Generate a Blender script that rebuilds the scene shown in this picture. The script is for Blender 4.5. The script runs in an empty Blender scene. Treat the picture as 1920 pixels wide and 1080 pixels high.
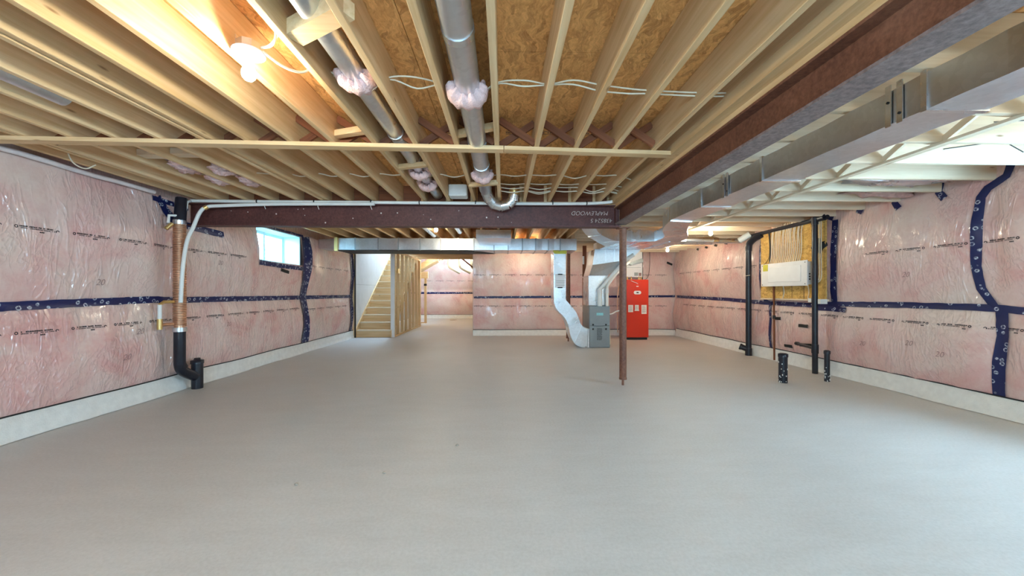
import bpy, math, random
from mathutils import Vector, Matrix, noise
R = math.radians
SC = bpy.context.scene
COL = SC.collection

# ------------------------------------------------------------------ camera, world, light, exposure
cam_d = bpy.data.cameras.new('camera')
cam = bpy.data.objects.new('camera', cam_d)
COL.objects.link(cam)
cam.location = (0, 0, 1.2)
cam.rotation_euler = (R(90), 0, -math.atan(16 / 720))
cam_d.sensor_width = 36.0
cam_d.lens = 720 / 1920 * 36.0
cam_d.shift_y = 8 / 1920
cam_d.clip_start = 0.02
SC.camera = cam

world = bpy.data.worlds.new('world')
SC.world = world
world.use_nodes = True
wb = world.node_tree.nodes['Background']
wb.inputs['Color'].default_value = (0.50, 0.76, 1.0, 1)
wb.inputs['Strength'].default_value = 30.0
SC.cycles.max_bounces = 8
SC.cycles.diffuse_bounces = 5
SC.cycles.glossy_bounces = 3
SC.cycles.transparent_max_bounces = 6
BULB = 480.0
SC.view_settings.view_transform = 'Standard'
SC.view_settings.look = 'None'
SC.view_settings.gamma = 1
SC.view_settings.use_curve_mapping = False
SC.view_settings.exposure = 0.52


def portal(loc, rot, sx, sy):
    l = bpy.data.lights.new('daylight_portal', 'AREA')
    l.shape = 'RECTANGLE'
    l.size, l.size_y = sx, sy
    l.cycles.is_portal = True
    o = bpy.data.objects.new('daylight_portal', l)
    o.location = loc
    o.rotation_euler = rot
    COL.objects.link(o)


# ------------------------------------------------------------------ materials
MATS = {}


def nm(name):
    m = bpy.data.materials.new(name)
    m.use_nodes = True
    nt = m.node_tree
    return m, nt, nt.nodes['Principled BSDF']


def N(nt, kind, **kw):
    n = nt.nodes.new(kind)
    for k, v in kw.items():
        if k in n.inputs:
            n.inputs[k].default_value = v
        else:
            setattr(n, k, v)
    return n


def coords(nt, mode='Object', scale=(1, 1, 1), rnd=False):
    tc = N(nt, 'ShaderNodeTexCoord')
    src = tc.outputs['Object']
    if mode == 'World':
        src = N(nt, 'ShaderNodeNewGeometry').outputs['Position']
    if rnd:
        oi = N(nt, 'ShaderNodeObjectInfo')
        ml = N(nt, 'ShaderNodeMath', operation='MULTIPLY')
        nt.links.new(oi.outputs['Random'], ml.inputs[0])
        ml.inputs[1].default_value = 57.3
        ad = N(nt, 'ShaderNodeVectorMath', operation='ADD')
        nt.links.new(src, ad.inputs[0])
        nt.links.new(ml.outputs[0], ad.inputs[1])
        src = ad.outputs[0]
    mp = N(nt, 'ShaderNodeMapping')
    mp.inputs['Scale'].default_value = scale
    nt.links.new(src, mp.inputs['Vector'])
    return mp.outputs['Vector']


def ramp(nt, fac, stops):
    r = N(nt, 'ShaderNodeValToRGB')
    el = r.color_ramp.elements
    while len(el) < len(stops):
        el.new(0.5)
    for e, (p, c) in zip(el, stops):
        e.position = p
        e.color = (*c, 1) if len(c) == 3 else c
    nt.links.new(fac, r.inputs['Fac'])
    return r.outputs['Color']


def mixc(nt, fac, a, b, mode='MIX'):
    m = N(nt, 'ShaderNodeMix', data_type='RGBA', blend_type=mode)
    for i, v in ((0, fac), (6, a), (7, b)):
        if hasattr(v, 'is_linked') or hasattr(v, 'node'):
            nt.links.new(v, m.inputs[i])
        elif i == 0:
            m.inputs[0].default_value = v
        else:
            m.inputs[i].default_value = (*v, 1)
    return m.outputs[2]


def nz(nt, vec, scale=5, detail=3, rough=0.55, dist=0.0):
    n = N(nt, 'ShaderNodeTexNoise', Scale=scale, Detail=detail, Roughness=rough, Distortion=dist)
    nt.links.new(vec, n.inputs['Vector'])
    return n.outputs['Fac']


def bump(nt, b, h, strength=0.3, dist=0.01):
    n = N(nt, 'ShaderNodeBump', Strength=strength, Distance=dist)
    nt.links.new(h, n.inputs['Height'])
    nt.links.new(n.outputs['Normal'], b.inputs['Normal'])


def plain(name, col, rough=0.5, metal=0.0, var=0.12, scale=6.0, spec=0.5, bmp=0.0):
    m, nt, b = nm(name)
    v = coords(nt, rnd=True)
    f = nz(nt, v, scale, 4)
    lo = tuple(c * (1 - var) for c in col)
    hi = tuple(min(1, c * (1 + var)) for c in col)
    c = ramp(nt, f, [(0.3, lo), (0.7, hi)])
    nt.links.new(c, b.inputs['Base Color'])
    b.inputs['Roughness'].default_value = rough
    b.inputs['Metallic'].default_value = metal
    b.inputs['Specular IOR Level'].default_value = spec
    if bmp:
        bump(nt, b, nz(nt, v, scale * 6, 3), bmp)
    MATS[name] = m
    return m


def wood(name, axis, c0, c1, knot=(0.26, 0.12, 0.045), stain=0.0):
    m, nt, b = nm(name)
    sc = [22.0, 22.0, 22.0]
    sc[axis] = 1.1
    v = coords(nt, scale=sc, rnd=True)
    f = nz(nt, v, 1.0, 5, 0.6, 0.6)
    col = ramp(nt, f, [(0.3, c0), (0.72, c1)])
    oi = N(nt, 'ShaderNodeObjectInfo')
    tone = ramp(nt, oi.outputs['Random'], [(0.0, (0.88, 0.82, 0.74)), (1.0, (1.05, 1.03, 1.0))])
    col = mixc(nt, 1.0, col, tone, 'MULTIPLY')
    sk = [9.0, 9.0, 9.0]
    sk[axis] = 2.3
    vo = N(nt, 'ShaderNodeTexVoronoi', Scale=1.0)
    nt.links.new(coords(nt, scale=sk, rnd=True), vo.inputs['Vector'])
    kf = ramp(nt, vo.outputs['Distance'], [(0.03, (0.8, 0.8, 0.8)), (0.09, (0, 0, 0))])
    col = mixc(nt, kf, col, knot)
    nt.links.new(col, b.inputs['Base Color'])
    b.inputs['Roughness'].default_value = 0.68
    b.inputs['Specular IOR Level'].default_value = 0.25
    bump(nt, b, f, 0.25, 0.004)
    MATS[name] = m
    return m


PALE0, PALE1 = (0.65, 0.425, 0.215), (0.86, 0.655, 0.41)
for ax, nmx in enumerate('xyz'):
    wood('wood_' + nmx, ax, PALE0, PALE1)
    wood('redwood_' + nmx, ax, (0.16, 0.055, 0.03), (0.30, 0.11, 0.05))
    wood('greywood_' + nmx, ax, (0.72, 0.60, 0.45), (0.88, 0.78, 0.63))


def make_osb(name, t):
    m, nt, b = nm(name)
    def T(c):
        return tuple(min(1, x * y) for x, y in zip(c, t))
    v = coords(nt, 'World', (1, 1, 1))
    vo = N(nt, 'ShaderNodeTexVoronoi', Scale=1.0, Randomness=1.0)
    mp = N(nt, 'ShaderNodeMapping')
    mp.inputs['Scale'].default_value = (38, 11, 30)
    d = nz(nt, v, 5, 2)
    ad = N(nt, 'ShaderNodeVectorMath', operation='ADD')
    nt.links.new(v, ad.inputs[0])
    nv = N(nt, 'ShaderNodeTexNoise', Scale=7.0)
    nt.links.new(v, nv.inputs['Vector'])
    vm = N(nt, 'ShaderNodeVectorMath', operation='SCALE')
    vm.inputs['Scale'].default_value = 0.16
    nt.links.new(nv.outputs['Color'], vm.inputs[0])
    nt.links.new(vm.outputs[0], ad.inputs[1])
    nt.links.new(ad.outputs[0], mp.inputs['Vector'])
    nt.links.new(mp.outputs[0], vo.inputs['Vector'])
    sep = N(nt, 'ShaderNodeSeparateColor')
    nt.links.new(vo.outputs['Color'], sep.inputs[0])
    col = ramp(nt, sep.outputs[0], [(0.0, T((0.30, 0.15, 0.05))), (0.35, T((0.52, 0.31, 0.12))), (0.7, T((0.66, 0.43, 0.19))), (1.0, T((0.46, 0.25, 0.09)))])
    g = nz(nt, mp.outputs[0], 2.2, 4, 0.7)
    col = mixc(nt, 0.45, col, ramp(nt, g, [(0.3, T((0.28, 0.15, 0.05))), (0.7, T((0.74, 0.52, 0.26)))]))
    nt.links.new(col, b.inputs['Base Color'])
    b.inputs['Roughness'].default_value = 0.75
    b.inputs['Specular IOR Level'].default_value = 0.2
    bump(nt, b, sep.outputs[0], 0.35, 0.004)
    MATS[name] = m


make_osb('osb', (1.38, 1.12, 0.92))
make_osb('osb_yellow', (1.25, 1.22, 0.85))


def make_poly(name, ca, cb, cc, along):
    # pink glass wool seen through a thin clear plastic sheet: colour of the wool below, gloss of the sheet on top
    m, nt, b = nm(name)
    w = coords(nt, 'World')
    f = nz(nt, w, 1.7, 5, 0.62, 0.6)
    col = ramp(nt, f, [(0.33, ca), (0.5, cb), (0.68, cc)])
    f2 = nz(nt, w, 26, 4, 0.7)
    col = mixc(nt, 0.35, col, ramp(nt, f2, [(0.3, (0.55, 0.30, 0.27)), (0.7, (0.92, 0.72, 0.66))]), 'SOFT_LIGHT')
    nt.links.new(col, b.inputs['Base Color'])
    b.inputs['Roughness'].default_value = 0.5
    b.inputs['Specular IOR Level'].default_value = 0.3
    b.inputs['Coat Weight'].default_value = 1.0
    b.inputs['Coat Roughness'].default_value = 0.15
    b.inputs['Coat IOR'].default_value = 1.65
    wv = coords(nt, 'World', (13, 13, 3.4))
    h1 = nz(nt, wv, 1.0, 2, 0.4, 0.7)
    cr1 = ramp(nt, h1, [(0.39, (0, 0, 0)), (0.5, (1, 1, 1)), (0.61, (0, 0, 0))])
    msk = ramp(nt, nz(nt, w, 1.5, 2), [(0.42, (0.05, 0.05, 0.05)), (0.6, (1, 1, 1))])
    w2 = N(nt, 'ShaderNodeMapping')
    w2.inputs['Rotation'].default_value = (R(32), R(32), 0)
    nt.links.new(w, w2.inputs['Vector'])
    w3 = N(nt, 'ShaderNodeMapping')
    w3.inputs['Scale'].default_value = (19, 19, 5)
    nt.links.new(w2.outputs[0], w3.inputs['Vector'])
    cr2 = ramp(nt, nz(nt, w3.outputs[0], 1.0, 2, 0.4, 0.4), [(0.40, (0, 0, 0)), (0.5, (1, 1, 1)), (0.60, (0, 0, 0))])
    msk2 = ramp(nt, nz(nt, w2.outputs[0], 2.1, 2), [(0.5, (0, 0, 0)), (0.64, (1, 1, 1))])
    cr2 = mixc(nt, 1.0, cr2, msk2, 'MULTIPLY')
    hh = mixc(nt, 1.0, cr1, msk, 'MULTIPLY')
    hh = mixc(nt, 0.8, hh, cr2, 'ADD')
    h3 = nz(nt, coords(nt, 'World', (4, 4, 2.0)), 1.2, 4, 0.55, 0.5)
    hm = mixc(nt, 0.45, hh, h3)
    n = N(nt, 'ShaderNodeBump', Strength=1.0, Distance=0.05)
    nt.links.new(hm, n.inputs['Height'])
    nt.links.new(n.outputs['Normal'], b.inputs['Coat Normal'])
    n2 = N(nt, 'ShaderNodeBump', Strength=0.12, Distance=0.03)
    nt.links.new(hm, n2.inputs['Height'])
    nt.links.new(n2.outputs['Normal'], b.inputs['Normal'])
    MATS[name] = m


make_poly('poly', (0.67, 0.385, 0.365), (0.72, 0.53, 0.49), (0.74, 0.61, 0.55), 1)


def make_tape():
    m, nt, b = nm('tape')
    v = coords(nt, 'World')
    vo = N(nt, 'ShaderNodeTexVoronoi', Scale=15.0, Randomness=0.8)
    nt.links.new(v, vo.inputs['Vector'])
    k = ramp(nt, vo.outputs['Distance'], [(0.16, (0, 0, 0)), (0.2, (1, 1, 1)), (0.29, (1, 1, 1)), (0.33, (0, 0, 0))])
    k2 = ramp(nt, nz(nt, v, 60, 3), [(0.42, (0.2, 0.2, 0.2)), (0.6, (1, 1, 1))])
    kk = mixc(nt, 1.0, k, k2, 'MULTIPLY')
    col = mixc(nt, kk, (0.008, 0.014, 0.085), (0.62, 0.66, 0.74))
    nt.links.new(col, b.inputs['Base Color'])
    b.inputs['Roughness'].default_value = 0.35
    bump(nt, b, nz(nt, v, 30, 3), 0.4, 0.005)
    MATS['tape'] = m


make_tape()


def make_concrete():
    m, nt, b = nm('concrete')
    v = coords(nt, 'World')
    f = nz(nt, v, 0.55, 6, 0.6, 0.4)
    col = ramp(nt, f, [(0.3, (0.53, 0.515, 0.495)), (0.7, (0.63, 0.62, 0.605))])
    vs = coords(nt, 'World', (0.8, 3.0, 1))
    f2 = nz(nt, vs, 2.5, 5, 0.7)
    col = mixc(nt, 0.3, col, ramp(nt, f2, [(0.3, (0.44, 0.42, 0.40)), (0.7, (0.69, 0.68, 0.67))]))
    sp = nz(nt, v, 55, 3, 0.7)
    col = mixc(nt, 0.18, col, ramp(nt, sp, [(0.3, (0.36, 0.33, 0.30)), (0.62, (0.72, 0.70, 0.68))]))
    nt.links.new(col, b.inputs['Base Color'])
    rr = ramp(nt, f2, [(0.3, (0.42, 0.42, 0.42)), (0.7, (0.6, 0.6, 0.6))])
    nt.links.new(rr, b.inputs['Roughness'])
    b.inputs['Specular IOR Level'].default_value = 0.45
    bump(nt, b, mixc(nt, 0.5, f2, sp), 0.12, 0.01)
    MATS['concrete'] = m


make_concrete()


def make_steel_red(name, c0, c1, c2):
    m, nt, b = nm(name)
    v = coords(nt, 'World')
    f = nz(nt, v, 3.0, 6, 0.7)
    f2 = nz(nt, v, 40, 4, 0.7)
    col = ramp(nt, f, [(0.32, c0), (0.55, c1), (0.75, c2)])
    col = mixc(nt, 0.35, col, ramp(nt, f2, [(0.35, tuple(x * .6 for x in c0)), (0.7, tuple(x * 1.4 for x in c2))]))
    nt.links.new(col, b.inputs['Base Color'])
    b.inputs['Roughness'].default_value = 0.75 if name == 'primer_grey' else 0.52
    b.inputs['Specular IOR Level'].default_value = 0.5
    bump(nt, b, f2, 0.2, 0.003)
    MATS[name] = m


make_steel_red('primer', (0.065, 0.018, 0.017), (0.105, 0.028, 0.024), (0.16, 0.055, 0.045))
make_steel_red('primer_grey', (0.14, 0.095, 0.09), (0.21, 0.15, 0.14), (0.34, 0.265, 0.25))
make_steel_red('primer_rust', (0.11, 0.036, 0.022), (0.17, 0.060, 0.032), (0.27, 0.12, 0.07))


def make_galv(name, tint, rough):
    m, nt, b = nm(name)
    v = coords(nt, rnd=True)
    vo = N(nt, 'ShaderNodeTexVoronoi', Scale=34.0)
    nt.links.new(v, vo.inputs['Vector'])
    sep = N(nt, 'ShaderNodeSeparateColor')
    nt.links.new(vo.outputs['Color'], sep.inputs[0])
    col = ramp(nt, sep.outputs[0], [(0, tuple(t * 0.94 for t in tint)), (1, tuple(min(1, t * 1.03) for t in tint))])
    nt.links.new(col, b.inputs['Base Color'])
    b.inputs['Metallic'].default_value = 1.0
    f = nz(nt, v, 3.0, 3)
    rr = ramp(nt, f, [(0.3, (rough * .8,) * 3), (0.7, (rough * 1.25,) * 3)])
    nt.links.new(rr, b.inputs['Roughness'])
    bump(nt, b, nz(nt, v, 2.6, 1), 0.07, 0.03)
    MATS[name] = m


make_galv('galv', (0.72, 0.74, 0.77), 0.34)
make_galv('galv_bright', (0.80, 0.83, 0.86), 0.28)

make_galv('galv_dark', (0.40, 0.41, 0.43), 0.4)
plain('black_abs', (0.012, 0.013, 0.022), 0.35, var=0.3)
plain('black', (0.015, 0.015, 0.015), 0.6)
plain('ink', (0.035, 0.03, 0.035), 0.7)
plain('ink_soft', (0.28, 0.17, 0.17), 0.7)
plain('white_plastic', (0.80, 0.80, 0.80), 0.35, var=0.04)
plain('pvc', (0.82, 0.83, 0.80), 0.35, var=0.05)
plain('cable_white', (0.74, 0.65, 0.50), 0.5, var=0.06)
plain('drywall', (0.78, 0.78, 0.79), 0.8, var=0.03)
plain('paint_white', (0.82, 0.83, 0.84), 0.5, var=0.03)
plain('membrane', (0.80, 0.80, 0.77), 0.85, var=0.06, scale=14, bmp=0.4)
plain('copper', (0.72, 0.43, 0.28), 0.42, metal=0.9, var=0.2)
plain('brass', (0.72, 0.50, 0.20), 0.35, metal=0.8)
plain('furnace_grey', (0.27, 0.30, 0.31), 0.4, metal=0.3, var=0.05)
plain('red_enamel', (0.66, 0.035, 0.012), 0.3, var=0.08, scale=1.2)
plain('paper', (0.80, 0.76, 0.70), 0.7, var=0.04)
plain('cyan_label', (0.30, 0.66, 0.68), 0.4)
plain('yellow', (0.62, 0.56, 0.05), 0.5)
plain('pink_wool', (0.76, 0.52, 0.49), 0.95, var=0.2, scale=14, spec=0.1, bmp=0.9)
plain('vinyl', (0.62, 0.82, 0.84), 0.4, var=0.03)
plain('well_steel', (0.50, 0.74, 0.78), 0.5, metal=0.2, var=0.1)
plain('gravel', (0.4, 0.38, 0.35), 0.9, var=0.4, scale=40, bmp=1)
plain('foundation', (0.36, 0.35, 0.33), 0.9)
plain('chalk', (0.72, 0.62, 0.56), 0.9)
plain('dust', (0.36, 0.31, 0.25), 0.9)
plain('pale_poly', (0.74, 0.66, 0.66), 0.3, var=0.1, bmp=0.5)
plain('clear_tag', (0.86, 0.86, 0.83), 0.5)


def make_glass():
    m, nt, b = nm('glass')
    nt.nodes.remove(b)
    tr = N(nt, 'ShaderNodeBsdfTransparent')
    tr.inputs['Color'].default_value = (0.93, 0.97, 0.97, 1)
    gl = N(nt, 'ShaderNodeBsdfGlossy', Roughness=0.03)
    lw = N(nt, 'ShaderNodeLayerWeight', Blend=0.5)
    pw = N(nt, 'ShaderNodeMath', operation='POWER')
    nt.links.new(lw.outputs['Facing'], pw.inputs[0])
    pw.inputs[1].default_value = 4.0
    fr = N(nt, 'ShaderNodeMath', operation='MULTIPLY_ADD')
    nt.links.new(pw.outputs[0], fr.inputs[0])
    fr.inputs[1].default_value = 0.6
    fr.inputs[2].default_value = 0.03
    mx = N(nt, 'ShaderNodeMixShader')
    nt.links.new(fr.outputs[0], mx.inputs[0])
    nt.links.new(tr.outputs[0], mx.inputs[1])
    nt.links.new(gl.outputs[0], mx.inputs[2])
    nt.links.new(mx.outputs[0], nt.nodes['Material Output'].inputs[0])
    MATS['glass'] = m


make_glass()


def make_bulb():
    m, nt, b = nm('bulb_glow')
    b.inputs['Base Color'].default_value = (1, 1, 1, 1)
    b.inputs['Emission Color'].default_value = (1.0, 0.94, 0.72, 1)
    b.inputs['Emission Strength'].default_value = BULB
    MATS['bulb_glow'] = m


make_bulb()


# ------------------------------------------------------------------ geometry helpers
class G:
    def __init__(s):
        s.v, s.f, s.sm = [], [], []

    def add(s, vs, fs, smooth=False):
        k = len(s.v)
        s.v += [Vector(p) for p in vs]
        s.f += [tuple(i + k for i in f) for f in fs]
        s.sm += [smooth] * len(fs)
        return s

    def box(s, a, b):
        x0, y0, z0 = (min(p, q) for p, q in zip(a, b))
        x1, y1, z1 = (max(p, q) for p, q in zip(a, b))
        return s.add([(x0, y0, z0), (x1, y0, z0), (x1, y1, z0), (x0, y1, z0), (x0, y0, z1), (x1, y0, z1), (x1, y1, z1), (x0, y1, z1)],
                     [(0, 3, 2, 1), (4, 5, 6, 7), (0, 1, 5, 4), (1, 2, 6, 5), (2, 3, 7, 6), (3, 0, 4, 7)])

    def cbox(s, a, b, c=0.005):
        # box with chamfered edges (octagonal in plan and elevation)
        x0, y0, z0 = (min(p, q) for p, q in zip(a, b))
        x1, y1, z1 = (max(p, q) for p, q in zip(a, b))
        def ring(z, d):
            return [(x0 + c + d, y0 + d, z), (x1 - c - d, y0 + d, z), (x1 - d, y0 + c + d, z), (x1 - d, y1 - c - d, z),
                    (x1 - c - d, y1 - d, z), (x0 + c + d, y1 - d, z), (x0 + d, y1 - c - d, z), (x0 + d, y0 + c + d, z)]
        rs = [ring(z0, c), ring(z0 + c, 0), ring(z1 - c, 0), ring(z1, c)]
        vs = [p for r in rs for p in r]
        fs = [tuple(range(7, -1, -1)), tuple(range(24, 32))]
        for k in range(3):
            for i in range(8):
                j = (i + 1) % 8
                fs.append((k * 8 + i, k * 8 + j, k * 8 + 8 + j, k * 8 + 8 + i))
        return s.add(vs, fs)

    def bar(s, p, q, w, h, up=(0, 0, 1)):
        # rectangular bar from p to q, w across, h along 'up'
        p, q = Vector(p), Vector(q)
        d = (q - p).normalized()
        u = Vector(up)
        sx = d.cross(u).normalized() * (w / 2)
        sy = d.cross(sx).normalized() * (h / 2)
        vs = [p - sx - sy, p + sx - sy, p + sx + sy, p - sx + sy, q - sx - sy, q + sx - sy, q + sx + sy, q - sx + sy]
        return s.add(vs, [(0, 3, 2, 1), (4, 5, 6, 7), (0, 1, 5, 4), (1, 2, 6, 5), (2, 3, 7, 6), (3, 0, 4, 7)])

    def tube(s, pts, r, n=10, caps=True, radii=None):
        pts = [Vector(p) for p in pts]
        m = len(pts)
        rings = []
        prev = None
        for i, p in enumerate(pts):
            d = (pts[min(i + 1, m - 1)] - pts[max(i - 1, 0)]).normalized()
            if prev is None:
                a = Vector((0, 0, 1)) if abs(d.z) < 0.9 else Vector((1, 0, 0))
                u = d.cross(a).normalized()
            else:
                u = (prev - d * prev.dot(d)).normalized()
            prev = u
            w = d.cross(u)
            rr = radii[i] if radii else r
            rings.append([p + (u * math.cos(2 * math.pi * k / n) + w * math.sin(2 * math.pi * k / n)) * rr for k in range(n)])
        vs = [q for rg in rings for q in rg]
        fs = []
        for i in range(m - 1):
            for k in range(n):
                j = (k + 1) % n
                fs.append((i * n + k, i * n + j, (i + 1) * n + j, (i + 1) * n + k))
        s.add(vs, fs, True)
        if caps:
            s.add(rings[0], [tuple(range(n - 1, -1, -1))])
            s.add(rings[-1], [tuple(range(n))])
        return s

    def lathe(s, c, prof, n=20, ax='z', smooth=True):
        # prof: list of (r, h)
        vs, fs = [], []
        for r, h in prof:
            for k in range(n):
                a = 2 * math.pi * k / n
                p = (r * math.cos(a), r * math.sin(a), h)
                if ax == 'x':
                    p = (p[2], p[0], p[1])
                elif ax == 'y':
                    p = (p[0], p[2], p[1])
                vs.append((c[0] + p[0], c[1] + p[1], c[2] + p[2]))
        for i in range(len(prof) - 1):
            for k in range(n):
                j = (k + 1) % n
                fs.append((i * n + k, i * n + j, (i + 1) * n + j, (i + 1) * n + k))
        s.add(vs, fs, smooth)
        s.add(vs[:n], [tuple(range(n - 1, -1, -1))])
        s.add(vs[-n:], [tuple(range(n))])
        return s

    def loft(s, rings, close=True, caps=True, smooth=False):
        n = len(rings[0])
        vs = [p for r in rings for p in r]
        fs = []
        for i in range(len(rings) - 1):
            for k in range(n if close else n - 1):
                j = (k + 1) % n
                fs.append((i * n + k, i * n + j, (i + 1) * n + j, (i + 1) * n + k))
        s.add(vs, fs, smooth)
        if caps and close:
            s.add(rings[0], [tuple(range(n - 1, -1, -1))])
            s.add(rings[-1], [tuple(range(n))])
        return s

    def blob(s, c, rad, seed=0, amp=0.35, freq=2.2, nu=14, nv=9):
        vs, fs = [], []
        for i in range(nv + 1):
            t = math.pi * i / nv
            for k in range(nu):
                a = 2 * math.pi * k / nu
                d = Vector((math.sin(t) * math.cos(a), math.sin(t) * math.sin(a), math.cos(t)))
                q = 1 + amp * noise.fractal(d * freq + Vector((seed * 7.1, seed * 3.3, 0)), 0.8, 2.0, 4)
                vs.append((c[0] + d.x * rad[0] * q, c[1] + d.y * rad[1] * q, c[2] + d.z * rad[2] * q))
        for i in range(nv):
            for k in range(nu):
                j = (k + 1) % nu
                fs.append((i * nu + k, (i + 1) * nu + k, (i + 1) * nu + j, i * nu + j))
        return s.add(vs, fs, True)

    def mesh(s, name, off=(0, 0, 0)):
        o = Vector(off)
        me = bpy.data.meshes.new(name)
        me.from_pydata([tuple(p - o) for p in s.v], [], s.f)
        me.polygons.foreach_set('use_smooth', s.sm)
        me.update()
        return me


def wloc(o):
    l = Vector((0, 0, 0))
    while o is not None:
        l = l + o.location
        o = o.parent
    return l


def tag(o, label=None, cat=None, group=None, kind=None):
    for k, v in (('label', label), ('category', cat), ('group', group), ('kind', kind)):
        if v:
            o[k] = v
    return o


def put(name, me, mat, parent=None, loc=(0, 0, 0), rot=None):
    if mat and not me.materials:
        me.materials.append(MATS[mat])
    o = bpy.data.objects.new(name, me)
    COL.objects.link(o)
    o.location = loc
    if rot:
        o.rotation_euler = rot
    if parent is not None:
        o.parent = parent
    return o


def part(name, g, mat, parent=None, label=None):
    """mesh given in world coordinates, stored relative to its own base point"""
    mn = Vector((min(p.x for p in g.v), min(p.y for p in g.v), min(p.z for p in g.v)))
    mx = Vector((max(p.x for p in g.v), max(p.y for p in g.v), max(p.z for p in g.v)))
    c = Vector(((mn.x + mx.x) / 2, (mn.y + mx.y) / 2, mn.z))
    base = wloc(parent) if parent is not None else Vector((0, 0, 0))
    o = put(name, g.mesh(name, c), mat, parent, c - base)
    if label:
        o['label'] = label
    return o


def thing(name, label, cat, loc, group=None):
    o = bpy.data.objects.new(name, None)
    o.empty_display_size = 0.1
    COL.objects.link(o)
    o.location = loc
    return tag(o, label, cat, group)


def solo(name, g, mat, label, cat, group=None, kind=None):
    return tag(part(name, g, mat), label, cat, group, kind)


def setting(name, loc=(0, 0, 0)):
    o = bpy.data.objects.new(name, None)
    COL.objects.link(o)
    o.location = loc
    o['kind'] = 'structure'
    return o


def arc(c, r, a0, a1, n, plane='xz'):
    out = []
    for i in range(n + 1):
        a = R(a0 + (a1 - a0) * i / n)
        u, w = r * math.cos(a), r * math.sin(a)
        p = {'xz': (u, 0, w), 'xy': (u, w, 0), 'yz': (0, u, w)}[plane]
        out.append((c[0] + p[0], c[1] + p[1], c[2] + p[2]))
    return out


def smooth_path(pts, n=6):
    # Catmull-Rom
    P = [Vector(p) for p in pts]
    P = [P[0] * 2 - P[1]] + P + [P[-1] * 2 - P[-2]]
    out = []
    for i in range(1, len(P) - 2):
        for k in range(n):
            t = k / n
            a, b, c, d = P[i - 1], P[i], P[i + 1], P[i + 2]
            out.append(0.5 * ((2 * b) + (c - a) * t + (2 * a - 5 * b + 4 * c - d) * t * t + (3 * b - a - 3 * c + d) * t ** 3))
    out.append(P[-2])
    return out


# ------------------------------------------------------------------ floor
fl = G()
fl.box((-4.4, -2.7, -0.12), (5.2, 18.2, 0))
floor = part('floor', fl, 'concrete')
tag(floor, kind='structure')

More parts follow.
